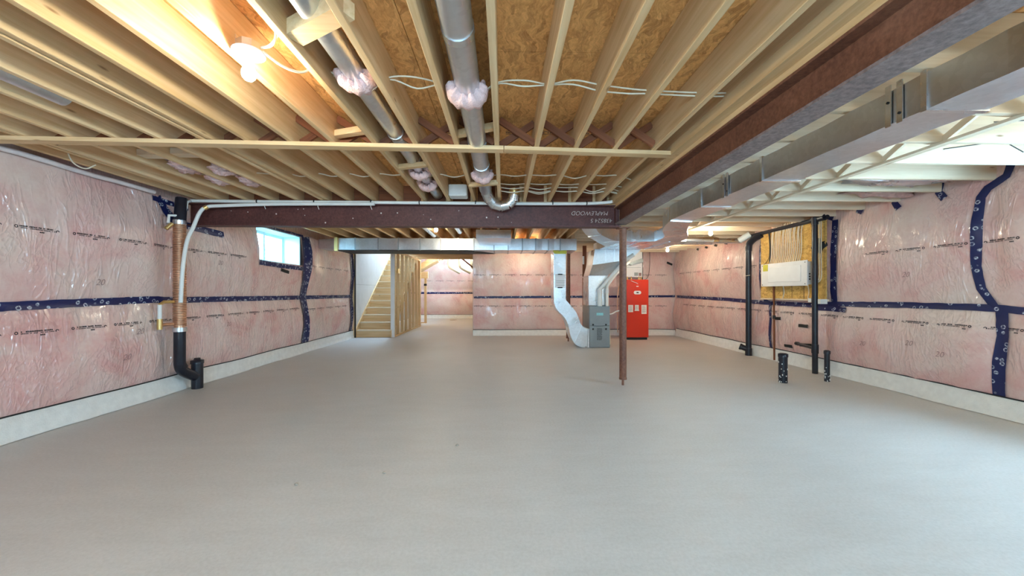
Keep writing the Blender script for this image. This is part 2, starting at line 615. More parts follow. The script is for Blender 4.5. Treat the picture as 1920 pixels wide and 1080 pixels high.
# ------------------------------------------------------------------ wall building: bulged poly sheet over insulation
class PolyWall:
    def __init__(s, name, org, ud, nrm, u0, u1, z0, z1, bands, pinch=(), holes=(), step=0.045, seed=0.0, amp=0.075):
        s.org, s.ud, s.nrm = Vector(org), Vector(ud), Vector(nrm)
        s.bands, s.pinch, s.seed, s.amp = bands, pinch, seed, amp
        s.root = setting(name, (org[0], org[1], 0))
        us = [u0 + (u1 - u0) * i / round((u1 - u0) / step) for i in range(round((u1 - u0) / step) + 1)]
        zs = [z0 + (z1 - z0) * i / round((z1 - z0) / step) for i in range(round((z1 - z0) / step) + 1)]
        for h in holes:
            for arr, vals in ((us, h[:2]), (zs, h[2:])):
                for q in vals:
                    k = min(range(len(arr)), key=lambda i: abs(arr[i] - q))
                    arr[k] = q
        g = G()
        nu = len(us)
        vs = [s.at(u, z) for z in zs for u in us]
        fs = []
        flip = s.ud.cross(Vector((0, 0, 1))).dot(s.nrm) < 0
        for j in range(len(zs) - 1):
            for i in range(nu - 1):
                uc, zc = (us[i] + us[i + 1]) / 2, (zs[j] + zs[j + 1]) / 2
                if any(h[0] < uc < h[1] and h[2] < zc < h[3] for h in holes):
                    continue
                f = (j * nu + i, j * nu + i + 1, (j + 1) * nu + i + 1, (j + 1) * nu + i)
                fs.append(f[::-1] if flip else f)
        g.add(vs, fs, True)
        s.sheet = part('poly_sheet', g, 'poly', s.root)

    def off(s, u, z):
        f = 0.0
        for a, b in zip(s.bands[:-1], s.bands[1:]):
            if a <= z <= b:
                f = math.sin(math.pi * (z - a) / (b - a)) ** 0.8
        for q, za, zb in s.pinch:
            if za - 0.1 < z < zb + 0.1:
                f *= 1 - 0.75 * math.exp(-((u - q) / 0.13) ** 2)
        n1 = noise.noise(Vector((u * 1.1 + s.seed, z * 1.6, s.seed)))
        n2 = noise.noise(Vector((u * 5.0, z * 2.2 + s.seed, 4.0)))
        n3 = noise.noise(Vector((u * 11.0 + 2 * z, z * 2.0 + s.seed, 9.0)))
        return s.amp * f * (1 + 0.5 * n1) + 0.012 * n2 + 0.006 * n3 + 0.012

    def at(s, u, z, d=0.0):
        return s.org + s.ud * u + s.nrm * (s.off(u, z) + d) + Vector((0, 0, z))

    def tape(s, pts, w=0.06, d=0.012, mat='tape', name='tape', jag=0.006):
        P = []
        for (a, b) in zip(pts[:-1], pts[1:]):
            L = math.hypot(b[0] - a[0], b[1] - a[1])
            k = max(1, int(L / 0.05))
            P += [(a[0] + (b[0] - a[0]) * i / k, a[1] + (b[1] - a[1]) * i / k) for i in range(k)]
        P.append(pts[-1])
        top, bot, vs, fs = [], [], [], []
        for i, p in enumerate(P):
            q0, q1 = P[max(i - 1, 0)], P[min(i + 1, len(P) - 1)]
            t = Vector((q1[0] - q0[0], q1[1] - q0[1]))
            t.normalize()
            n = Vector((-t.y, t.x))
            ja, jb = (jag * noise.noise(Vector((p[0] * 9 + k * 5, p[1] * 9, s.seed))) for k in (0, 1))
            for e, dd in ((w / 2 + ja, 0), (w / 6, .003), (-w / 6, .003), (-w / 2 + jb, 0)):
                vs.append(s.at(p[0] + n.x * e, p[1] + n.y * e, d + dd))
        for i in range(len(P) - 1):
            for k in range(3):
                fs.append((i * 4 + k, i * 4 + k + 1, i * 4 + 5 + k, i * 4 + 4 + k))
        g = G().add(vs, fs, True)
        return part(name, g, mat, s.root)

    def prints(s, u0, u1, z, period, sgn=1, seed=1, slope=0.0, soft=False):
        # rows of tiny illegible maker's print on the sheet
        rnd = random.Random(seed)
        g = G()
        u = u0
        def q(a, b, za, zb):
            vs = [s.at(min(max(x, -99), 99), y, 0.0035) for x, y in ((a, za), (b, za), (b, zb), (a, zb))]
            g.add(vs, [(0, 1, 2, 3)])
        while u < u1 - period * 0.7:
            zz = z + slope * (u - u0)
            L = period * 0.62
            for e in (0, 1):
                cu = u + e * (L + 0.035)
                ro = 0.014
                for k in range(8):
                    a0, a1 = k * math.pi / 4, (k + 1) * math.pi / 4
                    vs = [s.at(cu + rr * math.cos(a), zz + rr * math.sin(a) - 0.006 * e, 0.0035) for rr, a in ((ro, a0), (ro, a1), (ro * .5, a1), (ro * .5, a0))]
                    if e == 0 or k < 5:
                        g.add(vs, [(0, 1, 2, 3)])
            x = u + 0.022
            while x < u + L:
                w = rnd.uniform(0.004, 0.011)
                if rnd.random() < 0.86:
                    q(x, x + w, zz + 0.001, zz + 0.0115 + rnd.uniform(0, .003))
                x += w + 0.0025
            x = u + 0.03
            while x < u + L * 1.05:
                w = rnd.uniform(0.003, 0.008)
                if rnd.random() < 0.8:
                    q(x, x + w, zz - 0.0125, zz - 0.0045)
                x += w + 0.003
            x = u + L * (0.62 if sgn > 0 else 0.12)
            for k in range(3):
                q(x, x + 0.009, zz - 0.034, zz - 0.022)
                x += 0.012
            u += period * rnd.uniform(0.97, 1.03)
        if not g.v:
            return
        o = part('print', g, 'ink', s.sheet)
        o['kind'] = 'stuff'

    def membrane(s, u0, u1, h=0.2, out=0.07):
        vs, fs = [], []
        n = int((u1 - u0) / 0.08)
        for i in range(n + 1):
            u = u0 + (u1 - u0) * i / n
            w = 0.02 * noise.noise(Vector((u * 1.3, s.seed, 2))) + 0.012 * noise.noise(Vector((u * 5, s.seed, 5)))
            hh = h + 0.015 * noise.noise(Vector((u * 1.1, s.seed, 8)))
            for d, z in ((0.035, hh), (0.052, hh * 0.97), (out * .75 + w, hh * .45), (out + w, 0.012), (out + w * 1.5 + 0.012, 0.004)):
                vs.append(s.org + s.ud * u + s.nrm * d + Vector((0, 0, z)))
        for i in range(n):
            for k in range(4):
                fs.append((i * 5 + k, i * 5 + k + 1, i * 5 + 6 + k, i * 5 + 5 + k))
        part('drainage_membrane', G().add(vs, fs, True), 'membrane', s.root, 'white fabric strip along foot of the wall')
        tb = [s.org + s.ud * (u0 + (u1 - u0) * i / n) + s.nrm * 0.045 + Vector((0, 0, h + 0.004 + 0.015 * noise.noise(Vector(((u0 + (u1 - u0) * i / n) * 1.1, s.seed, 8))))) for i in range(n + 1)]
        part('gap_shade', G().tube(tb, 0.007, 5), 'black', s.root, 'thin painted dark gap above white strip')  # black tube paints in the shade of the gap above the membrane


JZ = 2.35          # underside of the joists on the window side
RZ = 2.30          # underside of the joists on the panel side
SUB = 2.585        # underside of the subfloor

# left wall (window side): u = y
WIN = (6.24, 7.60, 1.715, 2.285)  # this opening and most positions below were computed offline from image pixels
WL = PolyWall('wall_left', (-4.0, 0, 0), (0, 1, 0), (1, 0, 0), -2.45, 10.22, 0.02, 2.32, (0.12, 1.09, 2.36),
              pinch=((7.72, 0, 2.3), (10.1, 0, 2.3), (4.62, 0, 2.3)), holes=(WIN,), seed=3.1)
WL.tape([(1.0, 1.085), (3.12, 1.086), (4.4, 1.118), (4.75, 1.105), (7.7, 1.097), (10.1, 1.092)], 0.075)
WL.tape([(7.80, 2.31), (7.84, 2.04), (7.74, 1.5), (7.70, 1.2), (7.72, 0.65), (7.75, 0.12)], 0.25)
WL.tape([(10.14, 2.2), (10.13, 1.1), (10.02, 0.2)], 0.22)
WL.tape([(6.22, 1.68), (6.8, 1.665), (7.68, 1.655)], 0.075)
WL.tape([(6.26, 2.30), (7.70, 2.31)], 0.045)
WL.tape([(7.69, 1.66), (7.69, 2.3)], 0.13)
WL.tape([(6.83, 1.60), (7.08, 1.56)], 0.055, mat='black', name='black_tape')
WL.tape([(4.50, 2.30), (4.60, 2.16), (4.74, 2.02)], 0.10)
WL.tape([(4.80, 2.035), (5.10, 2.02), (5.46, 2.0)], 0.085)
WL.tape([(4.42, 2.27), (4.9, 2.25)], 0.06)
for u0, u1 in ((1.2, 6.1), (7.85, 10.0)):
    WL.prints(u0, u1, 1.735, 0.40, seed=3)
for u0, u1 in ((1.2, 7.6), (7.85, 10.0)):
    WL.prints(u0, u1, 0.855, 0.40, seed=5, slope=0.006)
def marks(w, side, spots):
    # felt-pen size marks on the sheet
    for u, z in spots:
        c = bpy.data.curves.new('pen_mark', 'FONT')
        c.body = '20'
        c.size = 0.085
        c.shear = 0.3
        c.offset = -0.0012
        c.materials.append(MATS['ink_soft'])
        o = bpy.data.objects.new('pen_mark', c)
        COL.objects.link(o)
        o.parent = w.root
        o.location = w.at(u, z, 0.012) - w.root.location
        o.rotation_euler = (R(90), 0, R(90) * side)


marks(WL, 1, ((3.8, 1.27), (4.02, 0.50), (4.18, 0.75), (5.36, 1.58), (5.5, 0.72)))
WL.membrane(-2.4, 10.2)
WL.pts = None
# rolled top edge of the sheet and the set-back header above it
top = [(-3.93 + 0.02 * noise.noise(Vector((y * 1.3, 0, 1))), y, 2.325 + 0.014 * noise.noise(Vector((y * 2, 0, 7)))) for y in [0.2 * i - 2.4 for i in range(35)]]
part('rolled_sheet_edge', G().tube(top, 0.022, 8), 'pale_poly', WL.root, 'pale rolled edge of plastic along top of wall')
hg = G()
hv, hf = [], []
for i in range(65):
    y = -2.4 + 0.2 * i
    for k in range(6):
        z = 2.29 + 0.06 * k
        hv.append((-4.12 + 0.03 * noise.noise(Vector((y * 2, z * 6, 3))) + (0.13 if k == 0 else 0), y, z))
for i in range(64):
    for k in range(5):
        hf.append((i * 6 + k, i * 6 + k + 1, i * 6 + 7 + k, i * 6 + 6 + k))
hg.add(hv, hf, True)
part('header_insulation', hg, 'poly', WL.root, 'pink insulation set back between joist ends')
fd = G()
fd.box((-4.55, -2.7, 0), (-4.32, 6.18, 2.7)).box((-4.55, 7.66, 0), (-4.32, 10.2, 2.7)).box((-4.55, 6.18, 0), (-4.32, 7.66, 1.66)).box((-4.55, 6.18, 2.34), (-4.32, 7.66, 2.7))
part('foundation', fd, 'foundation', WL.root)

# right wall (panel side): u = y
WIN2 = (1.2, 3.0, 1.2, 2.22)
WR = PolyWall('wall_right', (4.82, 0, 0), (0, 1, 0), (-1, 0, 0), -2.45, 10.6, 0.02, 2.58, (0.12, 1.05, 2.32),
              pinch=((3.66, 1.0, 2.4), (3.59, 0.1, 1.0), (5.44, 1.0, 2.3), (5.6, 0.1, 1.1)), holes=(WIN2,), seed=8.7)
WR.tape([(3.0, 1.02), (3.42, 1.03), (3.67, 1.048), (4.45, 1.048), (5.46, 1.03), (5.9, 1.0), (6.9, 1.01), (8.2, 1.05), (10.5, 1.08)], 0.07)
WR.tape([(3.52, 2.42), (3.55, 2.31), (3.69, 2.23), (3.74, 2.15), (3.75, 1.78), (3.77, 1.46), (3.74, 1.24), (3.64, 1.04)], 0.075)
WR.tape([(3.59, 1.04), (3.57, 0.78), (3.59, 0.52), (3.60, 0.19)], 0.1)
WR.tape([(5.435, 2.245), (5.455, 1.6), (5.46, 1.05), (5.40, 0.96)], 0.10)
WR.tape([(5.75, 0.965), (5.25, 0.95)], 0.07)
WR.tape([(6.98, 2.2), (6.97, 1.45), (6.95, 1.06), (6.78, 1.0), (6.70, 0.72), (6.72, 0.5), (6.74, 0.22)], 0.06)
for y in (4.10, 4.58, 5.06, 5.52):
    WR.tape([(y, 2.44), (y + 0.02, 2.3), (y - 0.05, 2.21 if y < 5 else 2.27)], 0.07)
for pts in ([(6.04, 0.67), (5.85, 0.67)], [(6.39, 0.30), (6.2, 0.305)], [(6.62, 0.745), (6.46, 0.75)], [(6.04, 0.36), (5.75, 0.385)]):
    WR.tape(pts, 0.05, mat='black', name='black_tape')
for u0, u1 in ((1.0, 5.3), (7.1, 10.4)):
    WR.prints(u0, u1, 1.70, 0.40, sgn=-1, seed=12)
WR.prints(1.0, 10.4, 0.84, 0.40, sgn=-1, seed=15, slope=0.004)
for y in (9.4, 9.0, 8.6, 8.2):
    WR.tape([(y, 2.27), (y - 0.12, 2.24)], 0.05, mat='black', name='black_tape')
marks(WR, -1, ((4.46, 1.38), (4.42, 0.58), (5.0, 0.5), (4.1, 0.5)))
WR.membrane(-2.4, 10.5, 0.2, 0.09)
fd = G()
fd.box((5.02, -2.7, 0), (5.2, WIN2[0] - .04, 2.7)).box((5.02, WIN2[1] + .04, 0), (5.2, 10.9, 2.7)).box((5.02, WIN2[0] - .04, 0), (5.2, WIN2[1] + .04, WIN2[2] - .05)).box((5.02, WIN2[0] - .04, WIN2[3] + .05), (5.2, WIN2[1] + .04, 2.7))
part('foundation', fd, 'foundation', WR.root)

# back wall: u = x
WB = PolyWall('wall_back', (0, 10.68, 0), (1, 0, 0), (0, -1, 0), -0.84, 4.86, 0.02, 2.58, (0.12, 1.07, 2.45),
              pinch=((4.75, 0, 2.5),), seed=21.0)
WB.tape([(-0.82, 1.06), (1.5, 1.07), (4.8, 1.09)], 0.06)
WB.tape([(4.55, 2.03), (4.72, 1.97)], 0.06, mat='black', name='black_tape')
WB.prints(-0.8, 4.7, 1.68, 0.42, seed=31)
WB.prints(-0.8, 4.7, 0.82, 0.42, seed=33)
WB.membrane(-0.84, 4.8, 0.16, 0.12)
part('foundation', G().box((-0.86, 10.8, 0), (5.2, 11.0, 2.7)).box((-0.86, 11.0, 0), (-0.7, 17.9, 2.7)), 'foundation', WB.root)

# far wall of the passage
WF = PolyWall('wall_far', (0, 17.7, 0), (1, 0, 0), (0, -1, 0), -4.3, -0.72, 0.02, 3.4, (0.15, 1.28, 3.0), seed=41.0, amp=0.16, step=0.08)
WF.tape([(-4.2, 1.17), (-0.75, 1.17)], 0.09)
WF.prints(-4.1, -0.8, 1.72, 0.5, seed=51)
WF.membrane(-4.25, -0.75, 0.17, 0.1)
part('foundation', G().box((-4.5, 17.85, 0), (-0.6, 18.0, 3.6)).box((-4.5, 13.9, 0), (-4.3, 17.9, 3.6)), 'foundation', WF.root)

# wall behind the camera with a wide window
wr = setting('wall_rear', (0, -2.5, 0))
X0, X1, Z0, Z1 = -1.4, 1.2, 1.05, 2.1
part('foundation', G().box((-4.5, -2.7, 0), (X0, -2.5, 2.7)).box((X1, -2.7, 0), (5.2, -2.5, 2.7)).box((X0, -2.7, 0), (X1, -2.5, Z0)).box((X0, -2.7, Z1), (X1, -2.5, 2.7)), 'foundation', wr)


def window_unit(name, axis, plane, a0, a1, z0, z1, depth, sgn, mat='vinyl'):
    """jamb box going outwards from the room plane, two sashes with panes; a = run along the wall"""
    t = setting(name, (plane if axis == 'x' else (a0 + a1) / 2, (a0 + a1) / 2 if axis == 'x' else plane, z0))
    def B(g, d0, d1, u0, u1, za, zb):
        if axis == 'x':
            g.box((plane + sgn * d0, u0, za), (plane + sgn * d1, u1, zb))
        else:
            g.box((u0, plane + sgn * d0, za), (u1, plane + sgn * d1, zb))
        return g
    th = 0.03
    g = G()
    B(g, -0.02, depth, a0 - th, a0, z0 - th, z1 + th)
    B(g, -0.02, depth, a1, a1 + th, z0 - th, z1 + th)
    B(g, -0.02, depth, a0, a1, z0 - th, z0)
    B(g, -0.02, depth, a0, a1, z1, z1 + th)
    part('window_jamb', g, mat, t)
    am = (a0 + a1) / 2
    w = 0.045
    for k, (u0, u1, dd) in enumerate(((a0, am + w / 2, depth - 0.09), (am - w / 2, a1, depth - 0.05))):
        f = G()
        B(f, dd, dd + 0.035, u0, u0 + w, z0, z1)
        B(f, dd, dd + 0.035, u1 - w, u1, z0, z1)
        B(f, dd, dd + 0.035, u0 + w, u1 - w, z0, z0 + w)
        B(f, dd, dd + 0.035, u0 + w, u1 - w, z1 - w, z1)
        sash = part('sash', f, mat, t)
        part('pane', B(G(), dd + 0.015, dd + 0.02, u0 + w, u1 - w, z0 + w, z1 - w), 'glass', sash)
    return t


w1 = window_unit('window_1', 'x', -4.0, 6.26, 7.58, 1.735, 2.27, 0.34, -1)
lt = G().box((-4.27, 6.935, 1.96), (-4.255, 6.95, 2.02))
part('latch', lt, 'white_plastic', w1)
window_unit('window_2', 'x', 4.82, WIN2[0] + .03, WIN2[1] - .03, WIN2[2] + .03, WIN2[3] - .03, 0.3, 1)
window_unit('window_3', 'y', -2.5, X0 + .03, X1 - .03, Z0 + .03, Z1 - .03, 0.2, -1)
portal((-4.36, 6.92, 2.0), (0, R(-90), 0), 0.6, 1.4)
portal((5.15, (WIN2[0] + WIN2[1]) / 2, (WIN2[2] + WIN2[3]) / 2), (0, R(90), 0), 1.0, 1.8)
portal(((X0 + X1) / 2, -2.72, (Z0 + Z1) / 2), (R(-90), 0, R(180)), X1 - X0, Z1 - Z0)
portal((-3.5, 12.1, 2.62), (0, 0, 0), 1.1, 3.2)

# window well outside the side window
ww = thing('window_well', 'pale corrugated steel window well outside the small slider window', 'window well', (-4.6, 6.92, 1.4))
g = G()
rings = []
for k in range(49):
    z = 1.40 + 0.70 * k / 48
    rr = 0.82 + 0.016 * math.sin(k / 48 * 2 * math.pi * 8)
    rings.append([(-4.56 - rr * 0.85 * math.sin(R(a)), 6.92 + rr * 1.15 * math.cos(R(a)), z) for a in range(0, 181, 10)])
g.loft(rings, close=False, caps=False, smooth=True)
part('corrugated_shell', g, 'well_steel', ww)
g = G()
g.tube([(-4.56 - 0.82 * 0.85 * math.sin(R(a)), 6.92 + 0.82 * 1.15 * math.cos(R(a)), 2.105) for a in range(0, 181, 10)], 0.014, 6)
part('rim', g, 'well_steel', ww)
g = G().box((-5.3, 5.95, 1.36), (-4.56, 7.9, 1.42))
part('gravel_bed', g, 'gravel', ww)

# ------------------------------------------------------------------ ceiling: subfloor, joists, bridging, straps
ceil = setting('ceiling', (0, 0, SUB))


def piece(name, me, mat, loc, rot=None):
    return put(name, me, mat, ceil, Vector(loc) - Vector((0, 0, SUB)), rot)


xs = [-4.3, -2.95, -0.52, 1.92, 5.1]
ys = [2.21 + 1.22 * k for k in range(-4, 14)]
cache = {}
for i in range(4):
    for j in range(len(ys) - 1):
        if i == 0 and 10.5 < ys[j] < 13.0:
            continue
        if ys[j] > 10.6 and i > 1:
            continue
        if ys[j] > 13.0:
            continue
        w, l = xs[i + 1] - xs[i] - 0.004, 1.216
        if (w, l) not in cache:
            cache[(w, l)] = G().box((-w / 2, -l / 2, 0), (w / 2, l / 2, 0.018)).mesh('subfloor_panel')
        piece('subfloor_panel', cache[(w, l)], 'osb', ((xs[i] + xs[i + 1]) / 2, ys[j] + 0.61, SUB))
cov = G().box((-2.95, 10.5, SUB + 0.03), (5.2, 13.9, SUB + 0.06)).box((-4.6, -2.8, SUB + 0.03), (5.3, 10.5, SUB + 0.06)).box((-4.6, 13.6, 3.45), (-0.5, 18.1, 3.5)).box((-4.6, 13.5, SUB), (-0.5, 13.6, 3.5))
part('subfloor_top', cov, 'osb', ceil)

JX = [-0.05 + 0.316 * i for i in range(-11, 5)] + [1.40]


def joist_mesh(L, h, ax, w=0.038, seed=0):
    g = G()
    if ax == 'y':
        g.cbox((-w / 2, -L / 2, 0), (w / 2, L / 2, h), 0.003)
    else:
        g.cbox((-L / 2, -w / 2, 0), (L / 2, w / 2, h), 0.003)
    return g.mesh('joist')


jy1 = joist_mesh(7.5, 0.233, 'y')
jy2 = joist_mesh(5.75, 0.233, 'y')
rj = random.Random(4)
for x in JX:
    piece('joist', jy1, 'wood_y', (x + rj.uniform(-.004, .004), 1.27, JZ))
    piece('joist', jy2, 'wood_y', (x - 0.04, 7.83, JZ))
piece('joist', jy1, 'wood_y', (JX[4] + 0.05, 1.27, JZ + 0.004))
piece('joist', jy1, 'wood_y', (JX[0] - 0.06, 1.27, JZ))
piece('joist', jy1, 'wood_y', (-3.86, 1.27, JZ + 0.02))
jx = joist_mesh(3.40, 0.283, 'x')
RY = [3.66 + 0.45 * k for k in range(-13, 16)]
for y in RY:
    piece('joist', jx, 'greywood_x', (3.14, y, RZ))
# passage and stair header joists
jf = joist_mesh(2.3, 0.233, 'x')
for y in (11.2, 11.9, 12.6, 13.4):
    piece('joist', jf, 'wood_x', (-1.85, y, JZ))
# cross bridging between joists (mid span, both bays)
br = G().box((-0.165, -0.012, -0.026), (0.165, 0.012, 0.026)).mesh('bridging')
for a, b in zip(JX[:-1], JX[1:]):
    if b - a < 0.25:
        continue
    c = (a + b) / 2
    ang = math.atan2(0.18, b - a - 0.04)
    piece('bridging', br, 'redwood_x', (c, 3.02, JZ + 0.112), (0, ang, 0))
    piece('bridging', br, 'redwood_x', (c, 3.075, JZ + 0.112), (0, -ang, 0))
brx = G().box((-0.012, -0.235, -0.024), (0.012, 0.235, 0.024)).mesh('bridging')
for a, b in zip(RY[:-1], RY[1:]):
    if -1 < a < 8.4:
        c = (a + b) / 2
        ang = math.atan2(0.22, b - a - 0.04)
        piece('bridging', brx, 'greywood_y', (3.185, c, RZ + 0.13), (ang, 0, 0))
        piece('bridging', brx, 'greywood_y', (3.225, c, RZ + 0.13), (-ang, 0, 0))
g = G().bar((-3.9, 2.93, JZ - 0.016), (0.0, 3.05, JZ - 0.016), 0.085, 0.03)
part('furring_strip', g, 'wood_x', ceil)
g = G().bar((0.004, 3.05, JZ - 0.016), (1.50, 3.14, JZ - 0.016), 0.08, 0.03)
part('furring_strip', g, 'wood_x', ceil)
g = G().bar((3.2, 0.2, RZ - 0.012), (3.24, 7.3, RZ - 0.012), 0.06, 0.02)
part('furring_strip', g, 'greywood_y', ceil)
# blocking over the cross beam, wood plates on the beams
for a, b in zip(JX[:-1], JX[1:]):
    bm_ = G().box((a + .03, 4.97, JZ), (b - .03, 5.01, JZ + 0.22))
    part('blocking', bm_, 'redwood_x', ceil)
part('beam_plate', G().box((-3.95, 4.87, 2.315), (1.55, 5.02, JZ)), 'wood_x', ceil)
part('beam_plate', G().box((1.43, -2.4, 2.286), (1.58, 4.95, RZ + 0.02)), 'wood_y', ceil)
part('ledger', G().box((1.36, -2.4, RZ + 0.02), (1.46, 4.9, RZ + 0.10)), 'wood_y', ceil)
# short blocks tucked between joists
part('block', G().bar((-0.97, 1.80, 2.40), (-0.66, 1.62, 2.40), 0.09, 0.07), 'wood_x', ceil)
part('block', G().bar((-0.99, 3.62, JZ + .02), (-0.69, 3.52, JZ + .02), 0.05, 0.04), 'wood_x', ceil)
part('block', G().bar((-0.36, 4.12, JZ + .0), (-0.05, 4.02, JZ + .0), 0.05, 0.045), 'wood_x', ceil)
part('block', G().bar((-0.36, 2.95, JZ + .06), (-0.06, 2.8, JZ + .06), 0.05, 0.045), 'wood_x', ceil)
part('block', G().bar((-1.3, 3.0, JZ + .07), (-1.02, 2.9, JZ + .07), 0.06, 0.045), 'wood_x', ceil)
part('block', G().bar((-2.87, 3.42, JZ + .07), (-2.62, 3.42, JZ + .07), 0.10, 0.05), 'greywood_x', ceil)
part('block', G().bar((-3.19, 3.46, JZ + .07), (-2.92, 3.46, JZ + .07), 0.10, 0.05), 'greywood_x', ceil)
for p_, q_ in (((3.75, 3.19, 2.42), (4.1, 3.19, 2.47)), ((4.45, 3.19, 2.40), (4.32, 3.19, 2.47)), ((3.6, 2.74, 2.45), (3.95, 2.74, 2.47))):
    part('wire_stub', G().tube([p_, q_], 0.004, 5), 'black', ceil)
# faint stamp marks on the subfloor
rs = random.Random(8)
for a in JX[9:15]:
    g = G()
    for row, zz in enumerate((0.0, 0.03, 0.06)):
        x = a + 0.07
        while x < a + 0.24:
            w = rs.uniform(0.006, 0.02)
            if row != 1 or rs.random() < 0.85:
                g.box((x, 3.30 + zz - (0.008 if row == 1 else 0.003), SUB - 0.001), (x + w, 3.30 + zz + (0.008 if row == 1 else 0.003), SUB))
            x += w + (0.004 if row == 1 else -0.0)
    o = part('stamp', g, 'ink', ceil)
    o['kind'] = 'stuff'

# ------------------------------------------------------------------ steel beams and posts
sb = thing('steel_beam', 'dark red steel beam spanning from window wall to post, with chalk handwriting', 'beam', (-1.2, 4.945, 2.035))
g = G()
g.box((-3.95, 4.87, 2.035), (1.50, 5.02, 2.05)).box((-3.95, 4.94, 2.05), (1.50, 4.95, 2.30)).box((-3.95, 4.87, 2.30), (1.50, 5.02, 2.315))
part('i_section', g, 'primer', sb)
part('end_plate', G().box((1.435, 4.88, 2.04), (1.45, 5.01, 2.31)), 'primer', sb)


def writing(body, size, loc, parent, shear=0.0):
    c = bpy.data.curves.new('handwriting', 'FONT')
    c.body = body
    c.size = size
    c.shear = shear
    c.extrude = 0.0006
    c.offset = -0.0012
    c.align_x = 'LEFT'
    o = bpy.data.objects.new('handwriting', c)
    c.materials.append(MATS['chalk'])
    COL.objects.link(o)
    o.parent = parent
    o.location = Vector(loc) - wloc(parent)
    o.rotation_euler = (R(90), R(180), 0)
    o['label'] = 'pale chalk handwriting upside down'
    return o


writing('MAPLEWOOD', 0.075, (1.36, 4.9385, 2.245), sb, 0.25)
writing('438524 5', 0.075, (1.41, 4.9385, 2.15), sb, 0.15)
rp = random.Random(3)
g = G()
for k in range(16):
    x, z, r = rp.uniform(-3.5, 0.6), rp.uniform(2.08, 2.26), rp.uniform(0.003, 0.011)
    g.lathe((x, 4.9385, z), [(r, -0.0008), (r * .8, 0.001)], 8, 'y')
o = part('paint_fleck', g, 'chalk', sb)
o['kind'] = 'stuff'

sb2 = thing('steel_beam', 'rusty red steel beam running overhead from post towards the viewer', 'beam', (1.505, 1.2, 2.06))
g = G()
part('bottom_flange', G().box((1.43, -2.4, 2.07), (1.58, 4.93, 2.085)), 'primer_grey', sb2)
g.box((1.50, -2.4, 2.085), (1.51, 4.93, 2.27)).box((1.43, -2.4, 2.27), (1.58, 4.93, 2.285))
part('web_and_top_flange', g, 'primer_rust', sb2)


def post(x, y, top, r, label):
    t = thing('steel_post', label, 'post', (x, y, 0))
    part('tube', G().lathe((x, y, 0), [(r, 0.09), (r, top - 0.012)], 20), 'primer_rust', t)
    part('screw_jack', G().lathe((x, y, 0), [(0.016, 0.0), (0.016, 0.1)], 12), 'primer_rust', t)
    part('collar', G().lathe((x, y, 0), [(r + .004, 0.075), (r + .004, 0.10)], 20), 'primer_rust', t)
    part('cap_plate', G().box((x - .07, y - .065, top - 0.012), (x + .07, y + .065, top)), 'primer_rust', t)


post(1.545, 4.935, 2.035, 0.045, 'brown steel post standing alone in the open floor')
post(1.585, 9.36, 2.3, 0.05, 'dark brown steel post behind the curved return duct')

# ------------------------------------------------------------------ stairs and framing
st = thing('staircase', 'bare pale wooden stairs rising between white wall and stud partition', 'staircase', (-3.43, 10.3, 0))
n = 13
rise, run = 0.193, 0.255
tre = G().box((-0.46, -0.028, 0), (0.46, run, 0.03)).mesh('tread')
ris = G().box((-0.46, 0, 0), (0.46, 0.018, rise - 0.03)).mesh('riser')
for k in range(n):
    y, z = 10.33 + run * k, rise * k
    put('riser', ris, 'wood_x', st, Vector((-3.45, y, z)) - st.location)
    put('tread', tre, 'greywood_x', st, Vector((-3.45, y, z + rise - 0.03)) - st.location)
for x0, x1 in ((-3.945, -3.912), (-2.988, -2.955 - 0.02)):
    pts = [(10.22, 0.0), (10.34, 0.0), (10.34 + run * n, rise * n - 0.08), (10.34 + run * n, rise * n + 0.14), (10.22, 0.16)]
    part('stringer', G().loft([[(x0, a, b) for a, b in pts], [(x1, a, b) for a, b in pts]]), 'wood_y', st)
part('handrail_block', G().bar((-3.02, 11.1, 1.05), (-3.02, 11.2, 0.9), 0.05, 0.04, (1, 0, 0)), 'greywood_y', st)

ws = setting('wall_stair', (-4.0, 11, 0))
part('drywall_panel', G().box((-3.97, 10.26, 0), (-3.95, 14.6, 1.41)), 'drywall', ws)
part('drywall_panel', G().box((-3.97, 10.26, 1.416), (-3.95, 14.6, 5.0)), 'drywall', ws)
part('upper_wall', G().box((-3.97, 14.5, 2.5), (-2.8, 14.6, 5.0)).box((-2.93, 10.4, 2.62), (-2.90, 14.6, 5.0)).box((-3.97, 10.4, 2.62), (-2.9, 10.43, 5.0)), 'drywall', ws)
part('stairwell_light_cover', G().box((-4.3, 10.3, 5.0), (-2.8, 12.3, 5.03)), 'drywall', ws)  # unseen cover added above the stairwell to cut the daylight falling in
part('door_jamb', G().box((-3.55, 13.5, 2.35), (-3.42, 13.6, 4.4)), 'paint_white', ws)
part('end_stud', G().box((-4.02, 10.20, 0), (-3.93, 10.245, 2.3)), 'wood_z', ws)
part('end_gap', G().box((-3.93, 10.21, 0), (-3.905, 10.26, 2.3)), 'black', ws)
part('outer_wall', G().box((-4.55, 10.2, 0), (-4.3, 14, 5.0)), 'foundation', ws)

